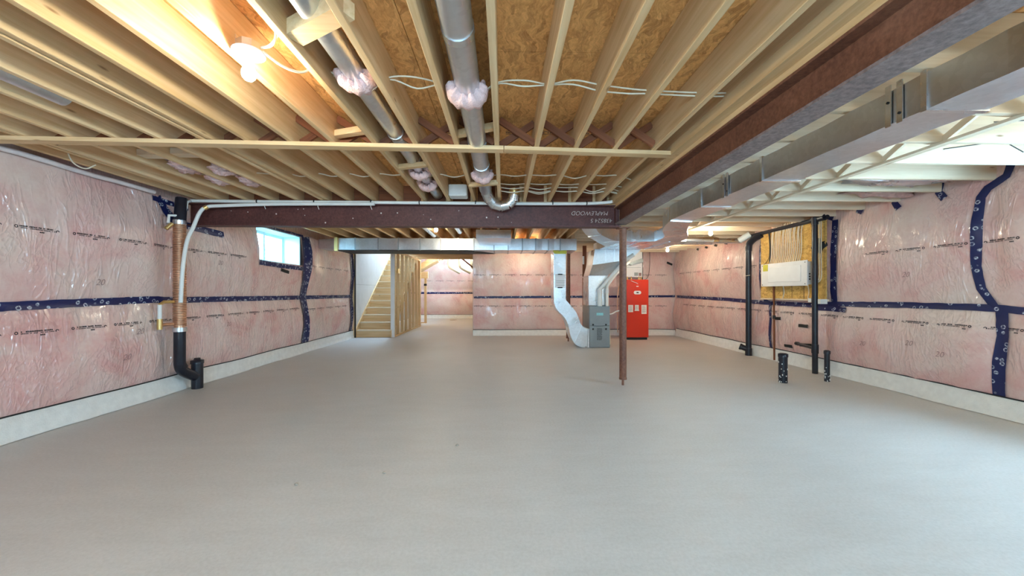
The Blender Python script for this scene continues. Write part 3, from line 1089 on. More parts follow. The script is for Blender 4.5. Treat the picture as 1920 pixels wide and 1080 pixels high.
wp = setting('wall_partition', (-2.95, 12, 0))
sm = G().cbox((-0.045, -0.019, 0), (0.045, 0.019, 2.25), 0.002).mesh('stud')
y = 10.30
put('stud', G().cbox((-0.05, -0.02, 0), (0.05, 0.02, 2.28), 0.002).mesh('stud'), 'drywall', wp, (0, y - 12, 0.0))
y = 10.36
while y < 13.6:
    put('stud', sm, 'wood_z', wp, (0, y - 12, 0.038))
    y += 0.45
put('stud', sm, 'wood_z', wp, (0.0, 10.42 - 12, 0.038))
put('stud', sm, 'wood_z', wp, (0.0, 13.56 - 12, 0.038))
part('bottom_plate', G().box((-2.995, 10.34, 0), (-2.905, 13.6, 0.038)), 'wood_y', wp)
part('top_plate', G().box((-2.995, 10.34, 2.288), (-2.905, 13.6, 2.34)), 'wood_y', wp)
part('junction_box', G().box((-2.90, 10.52, 1.72), (-2.86, 10.62, 1.84)), 'brass', wp)

su = thing('stair_landing_frame', 'sloping wooden underside of upper stairs seen down the passage', 'stair framing', (-3.4, 14.6, 1.4))
g = G().loft([[(-3.7, 14.2, 1.65), (-3.7, 14.9, 1.65), (-3.7, 14.9, 1.71), (-3.7, 14.2, 1.71)], [(-2.25, 14.2, 2.5), (-2.25, 14.9, 2.5), (-2.25, 14.9, 2.56), (-2.25, 14.2, 2.56)]])
part('soffit_board', g, 'wood_x', su)
g = G().bar((-3.7, 14.15, 1.78), (-2.45, 14.15, 2.52), 0.04, 0.14, (0, 0, 1))
part('stringer', g, 'wood_x', su)
part('landing_fascia', G().box((-4.2, 14.95, 1.74), (-2.93, 15.05, 2.0)), 'wood_x', su)
part('prop_stud', G().box((-3.07, 14.95, 0.0), (-2.98, 15.0, 1.74)), 'wood_z', su)
part('prop_foot', G().box((-3.6, 14.93, 0.0), (-2.98, 15.0, 0.04)), 'wood_x', su)
part('hanger_bracket', G().box((-3.08, 14.935, 1.45), (-2.97, 14.95, 1.53)), 'black', su)
for k, (x, z) in enumerate(((-2.05, 2.5), (-1.65, 2.5), (-1.2, 2.5))):
    t = thing('drain_pipe', ('elbowed grey vent pipe under passage ceiling, nearest the stairs', 'elbowed grey vent pipe under passage ceiling, middle of three', 'elbowed grey vent pipe under passage ceiling, nearest the pink wall edge')[k], 'pipe', (x, 14.5, z))
    part('pipe', G().tube(smooth_path([(x, 14.5, 2.6), (x, 14.5, 2.25), (x + 0.05, 14.6, 2.12), (x + 0.35, 14.9, 1.95)], 5), 0.05, 10), 'cable_white', t)
    part('coupling', G().tube([(x, 14.5, 2.26), (x, 14.5, 2.33)], 0.06, 10), 'cable_white', t)
solo('ceiling_brace', G().bar((-1.6, 13.9, 2.5), (-0.8, 14.2, 1.85), 0.05, 0.12, (0, 1, 0)), 'redwood_x', 'dark reddish diagonal timber at the passage ceiling corner', 'timber')

# ------------------------------------------------------------------ lamps
def lamp(x, y, z, label, lit=True):
    t = thing('ceiling_lamp', label, 'lamp', (x, y, z), 'bare bulb lamps')
    part('junction_box', G().lathe((x, y, z), [(0.05, 0.0), (0.05, 0.045)], 8, smooth=False), 'galv', t)
    part('lampholder', G().lathe((x, y, z), [(0.022, -0.05), (0.026, -0.03), (0.034, -0.022), (0.068, -0.012), (0.072, -0.004), (0.07, 0.0)], 24), 'white_plastic', t)
    part('bulb', G().lathe((x, y, z), [(0.006, -0.135), (0.018, -0.131), (0.027, -0.12), (0.031, -0.105), (0.029, -0.09), (0.021, -0.07), (0.014, -0.05)], 16), 'bulb_glow', t)
    part('bracket', G().box((x - 0.08, y + .02, z + 0.03), (x - 0.074, y + 0.07, z + 0.1)), 'galv', t)
    return t


lamp(-1.215, 1.86, 2.345, 'bare lit bulb in white lampholder, with loops of white cable, among joists')
lamp(-1.19, 6.8, 2.40, 'lit bulb just behind the steel beam with handwriting')
lamp(-2.27, 13.8, 2.32, 'lit bulb glowing deep in the passage beyond the studs')
lamp(3.52, 6.45, 2.30, 'lit bulb beside round metal pipe, before the electrical panel board')
lamp(3.75, 8.7, 2.26, 'lit bulb under the ceiling above the red tank corner')
lamp(3.35, 0.9, 2.30, 'bare lit bulb on the joists nearest the viewer, right of the trunk duct')
lamp(0.6, 9.65, 2.345, 'added hidden bulb over the pink back wall, beyond the long flat duct')  # lamp added out of sight to brighten the far end
lamp(-3.0, -0.6, 2.345, 'added unseen bulb behind the viewer near the window wall')  # extra unseen lamp, added for more light

# ------------------------------------------------------------------ ducts
def trunk(name, label, axis, a, b, c0, c1, z0, z1, seams, mat='galv', cat='duct', cleat='galv_bright'):
    """rectangular duct in sections with raised cleats at the joints; a..b along the axis"""
    cx = (c0 + c1) / 2
    t = thing(name, label, cat, ((a + b) / 2, cx, z0) if axis == 'x' else (cx, (a + b) / 2, z0))
    cuts = [a] + list(seams) + [b]
    for k, (p, q) in enumerate(zip(cuts[:-1], cuts[1:])):
        g = G()
        nseg = max(1, int((q - p) / 0.3))
        rings = []
        for i in range(nseg * 2 + 1):
            u = p + (q - p) * i / (nseg * 2)
            e = 0.004 if i % 2 else 0.0
            ring = [(c0 + e, z0 + e), (c1 - e, z0 + e), (c1 - e, z1 - e), (c0 + e, z1 - e)]
            rings.append([(u, c, z) if axis == 'x' else (c, u, z) for c, z in ring])
        g.loft(rings)
        part('duct_section', g, mat, t)
    for q in seams:
        e = 0.008
        A, B = (c0 - e, z0 - e), (c1 + e, z1 + e)
        lo, hi = q - 0.014, q + 0.014
        g = G()
        if axis == 'x':
            g.box((lo, A[0], A[1]), (hi, B[0], B[1]))
        else:
            g.box((A[0], lo, A[1]), (B[0], hi, B[1]))
        part('cleat', g, cleat, t)
    return t


dl = trunk('trunk_duct', 'long flat galvanized duct across the room below far joists, above the stairs', 'x', -3.5, 1.55, 8.1, 8.85, 2.09, 2.335, (-3.1, -2.62, -2.2, -1.75, -1.32, -0.95, -0.62, -0.2, 0.1, 0.4, 0.68, 0.95, 1.2), cleat='galv_dark')
part('end_collar', G().box((-3.52, 8.06, 2.06), (-3.45, 8.1, 2.345)), 'brass', dl)
part('end_boot', G().loft([[(-3.52, 8.12, 2.1), (-3.52, 8.82, 2.1), (-3.52, 8.82, 2.33), (-3.52, 8.12, 2.33)], [(-3.95, 8.3, 2.14), (-3.95, 8.8, 2.14), (-3.95, 8.8, 2.33), (-3.95, 8.3, 2.33)]]), 'galv', dl)
part('riser_section', G().box((-0.5, 7.0, 2.19), (0.14, 8.1, 2.34)), 'galv', dl)
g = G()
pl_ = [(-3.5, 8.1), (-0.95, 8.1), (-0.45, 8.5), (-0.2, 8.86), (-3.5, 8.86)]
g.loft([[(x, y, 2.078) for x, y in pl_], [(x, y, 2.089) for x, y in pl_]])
part('underside_shade', g, 'black', dl, 'painted black shade under the duct')  # black sheet paints the shade on the duct's bottom face

dr = trunk('trunk_duct', 'long galvanized duct running overhead alongside the rusty beam', 'y', -2.3, 4.55, 2.08, 2.385, 2.10, 2.285, (0.6, 1.85, 3.05, 4.0))
for y in (1.95, 3.5):
    part('hanger_strap', G().box((2.072, y, 2.09), (2.078, y + 0.03, 2.31)).box((2.072, y + .06, 2.09), (2.078, y + .09, 2.31)), 'galv_bright', dr)
    part('screw', G().lathe((2.068, y + 0.015, 2.14), [(0.007, 0), (0.007, 0.006)], 8, 'x'), 'black', dr)
    part('screw', G().lathe((2.068, y + 0.075, 2.22), [(0.007, 0), (0.007, 0.006)], 8, 'x'), 'black', dr)


def plan_duct(name, label, L, Rr, z0, z1, mat='galv', seams=()):
    """duct with flat top and bottom whose plan outline is given by two edge curves"""
    L, Rr = smooth_path([(a, b, 0) for a, b in L], 6), smooth_path([(a, b, 0) for a, b in Rr], 6)
    c = (L[0] + L[-1]) / 2
    t = thing(name, label, 'duct', (c.x, c.y, z0))
    rings = [[(a.x, a.y, z0), (b.x, b.y, z0), (b.x, b.y, z1), (a.x, a.y, z1)] for a, b in zip(L, Rr)]
    part('duct_section', G().loft(rings, smooth=False), mat, t)
    for k in seams:
        a, b = L[k], Rr[k]
        part('cleat', G().bar((a.x, a.y, (z0 + z1) / 2), (b.x, b.y, (z0 + z1) / 2), 0.03, z1 - z0 + 0.016), 'galv_bright', t)
    return t


plan_duct('duct_elbow', 'curved duct elbow bending out of the supply trunk behind the beam end',
          [(1.07, 5.12), (1.10, 5.4), (1.38, 6.2), (1.9, 7.3), (2.05, 7.5)], [(1.29, 5.12), (1.31, 5.4), (1.52, 5.95), (1.89, 6.6), (2.1, 6.75)], 2.10, 2.305, 'galv', (12,))
plan_duct('duct_offset', 'curved duct offset linking overhead duct to the supply trunk',
          [(2.08, 4.55), (2.10, 4.8), (2.30, 5.5), (2.62, 6.2), (2.68, 6.8)], [(2.385, 4.55), (2.40, 4.85), (2.68, 5.55), (3.05, 6.3), (3.14, 6.8)], 2.10, 2.285, 'galv_bright', (6,))
trunk('supply_duct', 'shiny galvanized supply trunk hanging behind the post, reflecting the red tank', 'x', 2.0, 3.25, 6.76, 7.95, 2.10, 2.305, (2.28, 2.42, 2.95), 'galv_bright')

# round pipes between the joists
def round_pipe(label, pts, r, mat='galv', joints=(), name='round_duct', n=18):
    t = thing(name, label, 'pipe', pts[0])
    part('pipe', G().tube(pts, r, n), mat, t)
    for p, d in joints:
        p, d = Vector(p), Vector(d).normalized()
        part('joint_band', G().tube([p - d * 0.022, p + d * 0.022], r + 0.004, n), 'galv_bright', t)
    return t


Y = (0, 1, 0)
round_pipe('galvanized round duct between joists beside the wooden block and lamp', [(-0.835, -2.3, 2.44), (-0.835, 3.2, 2.44), (-0.835, 4.9, 2.44)], 0.062, 'galv', [((-0.835, 1.45, 2.44), Y), ((-0.835, 3.0, 2.44), Y), ((-0.835, 3.6, 2.44), Y)])
round_pipe('wider galvanized round duct in the middle bay, leading to the elbow over the beam', [(-0.208, -2.3, 2.40), (-0.208, 3.0, 2.40), (-0.208, 4.45, 2.40)], 0.073, 'galv', [((-0.208, 1.75, 2.40), Y), ((-0.208, 3.05, 2.40), Y), ((-0.208, 3.6, 2.40), Y)])
round_pipe('galvanized round duct tucked high in a bay by the window wall', [(-2.735, -2.3, 2.42), (-2.735, 2.45, 2.42)], 0.06, 'galv')
round_pipe('shiny round duct sloping between far joists behind the beam', [(-1.42, 5.2, 2.40), (-1.42, 7.9, 2.38)], 0.055, 'galv_bright')
round_pipe('bluish round duct between far joists next to the far bulb', [(-0.86, 5.2, 2.41), (-0.86, 7.6, 2.40)], 0.05, 'galv_bright')
# gored U elbow in front of the cross beam
te = thing('pipe_elbow', 'segmented shiny U shaped metal elbow hanging over the steel beam', 'pipe', (-0.03, 4.6, 2.2))
path = [(-0.208, 4.42, 2.40), (-0.20, 4.52, 2.37), (-0.175, 4.60, 2.32), (-0.125, 4.66, 2.275), (-0.03, 4.70, 2.255), (0.06, 4.70, 2.275), (0.115, 4.69, 2.33), (0.13, 4.67, 2.40)]
for a, b in zip(path[:-1], path[1:]):
    part('gore', G().tube([a, b], 0.062, 14), 'galv_bright', te)
for p, q in zip(path[1:-1], path[2:]):
    d = (Vector(q) - Vector(p)).normalized()
    part('seam_ring', G().tube([Vector(p) - d * .006, Vector(p) + d * .006], 0.066, 14), 'galv_bright', te)
part('open_collar', G().tube([(0.13, 4.67, 2.39), (0.13, 4.66, 2.46)], 0.066, 14), 'brass', te)

# round vent along the far right ceiling
tv = thing('vent_pipe', 'horizontal round galvanized vent under far joists, leading to the panel wall', 'pipe', (3.9, 7.25, 2.2))
part('pipe', G().tube([(3.2, 7.3, 2.20), (4.0, 7.3, 2.20)], 0.085, 16), 'galv_bright', tv)
part('reducer', G().tube([(4.0, 7.3, 2.20), (4.12, 7.3, 2.19)], 0.085, 16, radii=[0.09, 0.06]), 'galv_bright', tv)
part('pipe', G().tube([(4.1, 7.3, 2.19), (4.55, 7.3, 2.19)], 0.05, 14), 'galv', tv)
part('elbow', G().tube([(4.53, 7.28, 2.19), (4.66, 7.15, 2.30)], 0.058, 14), 'pvc', tv)

# pink wool stuffed round pipes and in bays
def tuft(c, rad, label, seed):
    solo('insulation_tuft', G().blob(c, rad, seed, 0.55, 2.4, 20, 12), 'pink_wool', label, 'insulation', 'pink insulation tufts')


def ring_tuft(c, r, label, seed):
    g = G()
    rings = []
    for i in range(25):
        a = R(165 + 210 * i / 24)
        q = 1 + 0.45 * noise.noise(Vector((i * 0.17, seed * 3.7, 0)))
        cc = Vector((c[0] + r * math.cos(a), c[1] + 0.02 * math.sin(i * 1.7), c[2] + r * math.sin(a)))
        rr = (0.036 if 2 < i < 22 else 0.016) * q
        rings.append([cc + Vector((math.cos(a) * math.cos(b) * rr, math.sin(b) * rr * 1.7 * (1 + .5 * noise.noise(Vector((i * .35, b * .9, seed)))), math.sin(a) * math.cos(b) * rr)) for b in [2 * math.pi * k / 10 for k in range(10)]])
    g.loft(rings, smooth=True)
    solo('insulation_collar', g, 'pink_wool', label, 'insulation', 'pink insulation tufts')


ring_tuft((-0.835, 2.20, 2.44), 0.078, 'pink insulation collar round the duct by the lamp joist, nearest the viewer', 1)
ring_tuft((-0.208, 2.25, 2.40), 0.088, 'pink insulation collar round the wide middle duct, under the crossing cable', 2)
ring_tuft((-0.835, 3.85, 2.43), 0.08, 'ragged pink insulation collar on the lamp side duct, beyond the strap', 3)
ring_tuft((-0.835, 4.25, 2.43), 0.085, 'torn pink insulation round the lamp side duct right at the beam', 4)
ring_tuft((-0.208, 3.85, 2.40), 0.086, 'pink insulation collar on the middle duct, just before the elbow', 5)
tuft((-3.02, 3.72, 2.40), (0.10, 0.16, 0.05), 'pink insulation tuft hanging in the bay nearest the window wall', 11)
tuft((-2.98, 4.1, 2.40), (0.10, 0.14, 0.06), 'pink insulation tuft in window side bay, closer to the beam', 12)
tuft((-2.72, 3.80, 2.40), (0.09, 0.12, 0.05), 'smaller pink insulation tuft in second bay from window wall', 13)
tuft((-2.70, 4.15, 2.40), (0.09, 0.14, 0.06), 'round pink insulation tuft in second bay, just before the beam', 14)
tuft((4.45, 4.40, 2.41), (0.38, 0.16, 0.08), 'pink insulation bundle between joists above the panel wall', 15)
rf = thing('foil_wrap', 'crumpled silvery foil roll lying between joists above the panel wall', 'foil', (4.2, 3.95, 2.36))
part('foil_body', G().blob((4.1, 3.92, 2.40), (0.62, 0.10, 0.085), 9, 0.25, 5.0, 24, 16), 'galv_bright', rf)

# ------------------------------------------------------------------ cables and plumbing overhead
def cable(label, pts, r=0.005, mat='cable_white', grp='white cables through the joists', name='cable', cat='cable'):
    return solo(name, G().tube(smooth_path(pts, 5), r, 6), mat, label, cat, grp)


cable('white cable sagging across middle bays past both round ducts, upper one', [(-0.98, 2.2, 2.45), (-0.80, 2.2, 2.355), (-0.67, 2.25, 2.45), (-0.52, 2.28, 2.47), (-0.36, 2.33, 2.45), (-0.20, 2.27, 2.315), (-0.05, 2.3, 2.45), (0.12, 2.29, 2.465), (0.27, 2.3, 2.45), (0.42, 2.29, 2.47), (0.58, 2.3, 2.45), (0.76, 2.33, 2.445), (0.90, 2.34, 2.44), (1.21, 2.36, 2.44), (1.4, 2.36, 2.44)])
cable('white cable sagging across middle bays past both round ducts, lower one', [(-0.98, 2.23, 2.45), (-0.80, 2.22, 2.345), (-0.67, 2.27, 2.45), (-0.52, 2.33, 2.43), (-0.36, 2.33, 2.45), (-0.20, 2.29, 2.305), (-0.05, 2.31, 2.45), (0.12, 2.31, 2.44), (0.27, 2.31, 2.45), (0.42, 2.31, 2.455), (0.58, 2.33, 2.43), (0.76, 2.35, 2.425), (0.90, 2.36, 2.43), (1.21, 2.38, 2.43), (1.4, 2.38, 2.43)])
cable('white cable loop from lampholder down to the next joist', [(-1.15, 1.86, 2.35), (-1.10, 1.95, 2.33), (-1.05, 2.03, 2.35), (-0.99, 2.05, 2.40)], 0.0065)
cable('white cable curling from lampholder up into the next joist, thicker', [(-1.15, 1.85, 2.36), (-1.10, 1.84, 2.37), (-1.04, 1.80, 2.40), (-0.99, 1.74, 2.45)], 0.0065)
cable('white cable curling from lampholder into the next joist, thinner', [(-1.15, 1.86, 2.365), (-1.08, 1.83, 2.37), (-1.03, 1.76, 2.42), (-0.99, 1.68, 2.46)], 0.005)
rc = random.Random(12)
for k, (yy, zz) in enumerate(((4.05, 2.44), (4.45, 2.46), (4.5, 2.43), (4.55, 2.40), (4.6, 2.42))):
    x0 = -3.2 if k in (0,) else -0.05
    pts = []
    x = x0
    while x < 1.45:
        pts.append((x, yy, zz))
        pts.append((x + 0.158, yy + rc.uniform(-.03, .03), zz - rc.uniform(0, 0.045)))
        x += 0.316
    cable(('long white cable through all joists between strap and beam', 'uppermost white cable crossing the bays beside the beam', 'white cable in bays beside the beam, second from top', 'white cable in bays beside the beam, lowest sag', 'white cable in bays closest to the beam face')[k], pts, 0.006)
cable('pale yellow cable loop hanging from header near the window wall', [(-3.72, 3.35, 2.43), (-3.74, 3.42, 2.33), (-3.72, 3.5, 2.3), (-3.68, 3.55, 2.35)], 0.006)
# white plastic water pipes along the cross beam with ties
wpz = 2.325
p1 = thing('water_pipe', 'straight white water pipe strapped along top of the steel beam', 'pipe', (-1.2, 4.83, wpz))
pth = smooth_path([(-3.86, 4.83, wpz + .005), (-3.0, 4.83, wpz), (-1.2, 4.83, wpz - .005), (0.3, 4.83, wpz - 0.01), (1.0, 4.83, wpz - 0.005), (1.3, 4.80, wpz + 0.005), (1.42, 4.76, wpz + 0.02)], 4)
part('pipe', G().tube(pth, 0.02, 10), 'pvc', p1)
for x in (-3.05, -2.35, -1.65, -1.05, -0.35, 0.62, 1.05):
    part('tie', G().tube([(x - .006, 4.83, wpz), (x + .006, 4.83, wpz)], 0.027, 10), 'black', p1)
for x in (-2.95, -2.3, -1.65):
    part('tie_tail', G().tube(smooth_path([(x, 4.81, wpz - .02), (x + .005, 4.80, wpz - .06), (x + .02, 4.80, wpz - .10)], 4), 0.004, 5), 'pvc', p1)
p2 = thing('water_pipe', 'white water pipe bending down from the beam along the copper coil', 'pipe', (-3.78, 4.6, 0.9))
pth = smooth_path([(-1.6, 4.80, wpz - 0.03), (-2.6, 4.80, wpz - .035), (-3.0, 4.79, wpz - .045), (-3.45, 4.76, wpz - .07), (-3.60, 4.74, 2.235), (-3.65, 4.70, 2.16), (-3.69, 4.655, 1.98), (-3.72, 4.60, 1.8), (-3.735, 4.56, 1.5), (-3.74, 4.535, 1.08)], 5)
part('pipe', G().tube(pth, 0.021, 10), 'pvc', p2)
part('elbow_fitting', G().tube([(-3.62, 4.73, 2.215), (-3.59, 4.74, 2.24)], 0.027, 10), 'brass', p2)
p3 = thing('water_pipe', 'short stepped white water pipe with brass elbows above the copper coil', 'pipe', (-3.83, 4.7, 1.98))
part('pipe', G().tube([(-3.86, 4.83, wpz), (-3.80, 4.70, wpz - .04), (-3.80, 4.66, 2.14)], 0.017, 8), 'pvc', p3)
part('elbow_fitting', G().tube([(-3.80, 4.66, 2.15), (-3.80, 4.66, 2.11), (-3.83, 4.60, 2.10)], 0.02, 8), 'brass', p3)
part('pipe', G().tube([(-3.83, 4.60, 2.10), (-3.87, 4.53, 2.09), (-3.87, 4.52, 2.0)], 0.016, 8), 'pvc', p3)
solo('duct_grille_boot', G().cbox((-0.66, 4.62, 2.36), (-0.44, 4.80, 2.50), 0.01), 'membrane', 'pale grey square boot filling a bay beside the beam', 'duct')

# ------------------------------------------------------------------ drain stack by the window wall
ds = thing('drain_stack', 'black drain pipe with wrapped copper heat coil standing by window wall', 'pipe', (-3.85, 4.63, 0))
sx, sy = -3.83, 4.63
part('lower_pipe', G().tube([(sx, sy, 0.78), (sx, sy, 0.36), (sx + .003, sy + .03, 0.30)] , 0.058, 16), 'black_abs', ds)
part('bend', G().tube(smooth_path([(sx, sy, 0.36), (sx, sy + .02, 0.29), (sx, sy + .08, 0.235), (sx, sy + .22, 0.16)], 4), 0.058, 16), 'black_abs', ds)
part('wye', G().tube([(sx, sy + .26, 0.0), (sx, sy + .26, 0.34)], 0.062, 16), 'black_abs', ds)
part('cleanout_cap', G().lathe((sx, sy + .26, 0.34), [(0.07, -0.03), (0.07, 0.012), (0.04, 0.014), (0.03, 0.04)], 16), 'black_abs', ds)
part('clamp', G().lathe((sx, sy, 0.735), [(0.068, 0), (0.068, 0.05)], 16), 'galv', ds)
part('core_pipe', G().tube([(sx, sy, 0.78), (sx, sy, 2.04)], 0.052, 14), 'copper', ds)
hel = []
for i in range(58 * 14 + 1):
    a = 2 * math.pi * i / 14
    hel.append((sx + 0.058 * math.cos(a), sy + 0.058 * math.sin(a), 0.80 + 1.2 * i / (58 * 14)))
o = part('wound_coil', G().tube(hel, 0.0095, 5), 'copper', ds)
part('top_clamp', G().lathe((sx, sy, 2.0), [(0.066, 0), (0.066, 0.05)], 16), 'galv', ds)
part('vent_stub', G().tube([(sx, sy, 2.04), (sx - .02, sy + .05, 2.32)], 0.06, 14), 'black_abs', ds)
part('fitting', G().tube([(sx - .02, sy - .08, 2.0), (sx - .05, sy - .13, 1.93)], 0.022, 8), 'brass', ds)
mp_ = thing('water_valve', 'short white pipe with brass valve beside the copper coil', 'valve', (-3.88, 4.42, 0.8))
part('pipe', G().tube([(-3.86, 4.40, 0.90), (-3.86, 4.40, 1.06)], 0.02, 10), 'pvc', mp_)
part('valve_body', G().tube([(-3.86, 4.40, 0.78), (-3.86, 4.40, 0.90)], 0.026, 10), 'brass', mp_)
part('valve_handle', G().tube([(-3.86, 4.42, 0.83), (-3.84, 4.55, 0.83)], 0.018, 8), 'copper', mp_)
part('top_elbow', G().tube([(-3.86, 4.40, 1.06), (-3.85, 4.44, 1.09), (-3.84, 4.56, 1.09)], 0.018, 8), 'brass', mp_)

# ------------------------------------------------------------------ furnace group
fx0, fx1, fy0, fy1 = 1.855, 2.305, 8.25, 8.95
fu = thing('furnace', 'grey steel gas furnace cabinet on the floor beside white duct', 'furnace', (2.08, 8.6, 0))
part('cabinet', G().cbox((fx0, fy0 + 0.02, 0), (fx1, fy1, 0.91), 0.006), 'furnace_grey', fu)
part('upper_door', G().cbox((fx0 + .008, fy0, 0.475), (fx1 - .008, fy0 + .025, 0.9), 0.005), 'furnace_grey', fu)
part('lower_door', G().cbox((fx0 + .008, fy0, 0.015), (fx1 - .008, fy0 + .025, 0.465), 0.005), 'furnace_grey', fu)
part('badge', G().box((2.01, fy0 - .004, 0.70), (2.155, fy0, 0.755)), 'cyan_label', fu, 'pale cyan badge')
for x in (1.935, 2.215):
    for z in (0.50, 0.405):
        part('plug', G().lathe((x, fy0, z), [(0.02, 0), (0.018, -0.008), (0.012, -0.012)], 12, 'y'), 'black', fu)
g = G()
rl = random.Random(6)
for i in range(12):
    z = 0.41 - i * 0.022
    x = 2.02
    while x < 2.12:
        w = rl.uniform(.008, .03)
        g.box((x, fy0 - .001, z), (min(x + w, 2.13), fy0, z + 0.012))
        x += w + .006
o = part('printed_notice', g, 'ink', fu)
o['kind'] = 'stuff'
cc = thing('coil_case', 'bright galvanized coil case standing on top of the grey furnace', 'duct', (2.05, 8.6, 0.91))
part('case', G().cbox((1.85, 8.3, 0.912), (2.265, 8.9, 1.55), 0.005), 'galv_bright', cc)
part('flange', G().box((1.84, 8.285, 1.54), (2.275, 8.91, 1.56)), 'galv', cc)
pl = thing('supply_plenum', 'slanting galvanized plenum widening from coil case up to the trunk', 'duct', (2.3, 8.5, 1.56))
g = G().loft([[(1.86, 8.3, 1.56), (2.26, 8.3, 1.56), (2.26, 8.9, 1.56), (1.86, 8.9, 1.56)],
              [(1.90, 8.15, 1.78), (2.72, 8.15, 1.90), (2.72, 8.8, 1.90), (1.90, 8.8, 1.78)]])
part('transition', g, 'galv', pl)
g = G().loft([[(1.90, 8.15, 1.78), (2.72, 8.15, 1.90), (2.72, 8.8, 1.90), (1.90, 8.8, 1.78)], [(1.95, 8.15, 2.12), (2.95, 8.15, 2.12), (2.95, 8.8, 2.12), (1.95, 8.8, 2.12)]])
part('upper_box', g, 'galv', pl)
for x in (2.16, 2.35, 2.56):
    part('standing_seam', G().box((x, 8.13, 1.86), (x + .025, 8.15, 2.12)), 'galv_bright', pl)
part('top_neck', G().box((2.05, 7.95, 2.11), (2.9, 8.7, 2.3)), 'galv', pl)
# return drop: straight leg with filter rack, then S offset into the furnace side
rd = thing('return_duct', 'tall pale return duct with S bend into the furnace side', 'duct', (1.3, 8.5, 0))
part('drop', G().cbox((1.085, 8.27, 1.06), (1.35, 8.75, 2.10), 0.004), 'galv_bright', rd)
part('filter_rack', G().cbox((1.115, 8.25, 1.30), (1.325, 8.28, 1.59), 0.004), 'paint_white', rd)
for z in (1.35, 1.40, 1.44):
    part('filter_slot', G().box((1.14, 8.246, z), (1.32, 8.252, z + 0.008)), 'furnace_grey', rd)
for z in (1.575, 1.29):
    part('handle', G().box((1.17, 8.235, z), (1.27, 8.255, z + 0.022)), 'black', rd)
Lp = smooth_path([(1.088, 0, 1.06), (1.10, 0, 0.95), (1.16, 0, 0.82), (1.33, 0, 0.64), (1.41, 0, 0.45), (1.45, 0, 0.26), (1.54, 0, 0.09), (1.68, 0, 0.012), (1.855, 0, 0.006)], 4)
Rp = smooth_path([(1.35, 0, 1.06), (1.355, 0, 1.03), (1.44, 0, 0.93), (1.57, 0, 0.77), (1.64, 0, 0.60), (1.665, 0, 0.53), (1.70, 0, 0.48), (1.76, 0, 0.43), (1.855, 0, 0.405)], 4)
for k0, k1 in ((0, 16), (16, 24), (24, 32)):
    rings = [[(a.x, 8.27, a.z), (b.x, 8.27, b.z), (b.x, 8.75, b.z), (a.x, 8.75, a.z)] for a, b in zip(Lp[k0:k1 + 1], Rp[k0:k1 + 1])]
    part('bend_section', G().loft(rings), 'galv_bright', rd)
for k in (0, 16, 24, 31):
    a, b = Lp[k], Rp[k]
    part('seam', G().bar((a.x, 8.268, a.z), (b.x, 8.268, b.z), 0.01, 0.012, (0, 1, 0)), 'furnace_grey' if k == 31 else 'galv', rd)
part('yellow_flap', G().loft([[(1.06, 8.24, 2.10), (1.36, 8.24, 2.10), (1.36, 8.25, 2.03), (1.10, 8.25, 2.03)], [(1.06, 8.26, 2.10), (1.36, 8.26, 2.10), (1.36, 8.27, 2.03), (1.10, 8.27, 2.03)]]), 'yellow', rd)
# vents
for k, (x, lab) in enumerate(((2.075, 'white plastic vent pipe rising from furnace then slanting behind the post'), (2.235, 'short white plastic vent pipe at the furnace top corner'))):
    t = thing('vent_pipe', lab, 'pipe', (x, 8.2, 0.91))
    part('riser', G().tube([(x, 8.24, 0.9), (x, 8.24, 1.22 if k == 0 else 1.28)], 0.05 if k == 0 else 0.034, 14), 'pvc', t)
    part('coupling', G().tube([(x, 8.24, 1.18), (x, 8.24, 1.25)], 0.056 if k == 0 else 0.04, 14), 'white_plastic', t)
    if k == 0:
        part('slanted_pipe', G().tube([(x - .02, 8.24, 1.24), (x + .05, 8.2, 1.32), (2.62, 8.15, 1.90), (2.78, 8.15, 2.0)], 0.042, 14), 'pvc', t)
    else:
        part('slanted_pipe', G().tube(smooth_path([(x, 8.24, 1.28), (x + .02, 8.24, 1.36), (2.5, 8.4, 1.62), (2.9, 8.8, 1.9)], 4), 0.03, 12), 'pvc', t)
sd = thing('wooden_stud', 'upright brown wooden stud behind the furnace carrying a white switch', 'stud', (1.91, 9.05, 0))
part('stud_board', G().cbox((1.87, 9.02, 0), (1.96, 9.06, 2.3), 0.003), 'redwood_z', sd)
part('switch_box', G().cbox((1.865, 8.97, 0.73), (1.945, 9.02, 0.90), 0.006), 'white_plastic', sd)
part('cord', G().tube(smooth_path([(1.9, 8.98, 0.74), (1.89, 8.96, 0.62), (1.93, 8.96, 0.55)], 4), 0.008, 6), 'cable_white', sd)
part('tag', G().box((1.862, 9.0, 1.86), (1.90, 9.015, 2.05)), 'paper', sd)
cable('thin pale hose dangling between furnace and red tank', [(2.295, 8.6, 0.86), (2.35, 8.6, 0.75), (2.37, 8.6, 0.6), (2.40, 8.65, 0.42), (2.42, 8.66, 0.012)], 0.012, 'cable_white', 'hoses by the tank', 'hose', 'hose')
cable('reddish copper line looping from tank top past the post', [(3.1, 9.7, 1.5), (2.95, 9.6, 1.42), (2.85, 9.5, 1.2), (2.83, 9.5, 0.7), (2.84, 9.5, 0.2)], 0.01, 'copper', 'hoses by the tank', 'hose', 'hose')
cable('small white hose stub curling by the furnace side', [(2.29, 8.6, 0.70), (2.45, 8.65, 0.71), (2.56, 8.7, 0.76), (2.64, 8.7, 0.78)], 0.014, 'pvc', 'hoses by the tank', 'hose', 'hose')

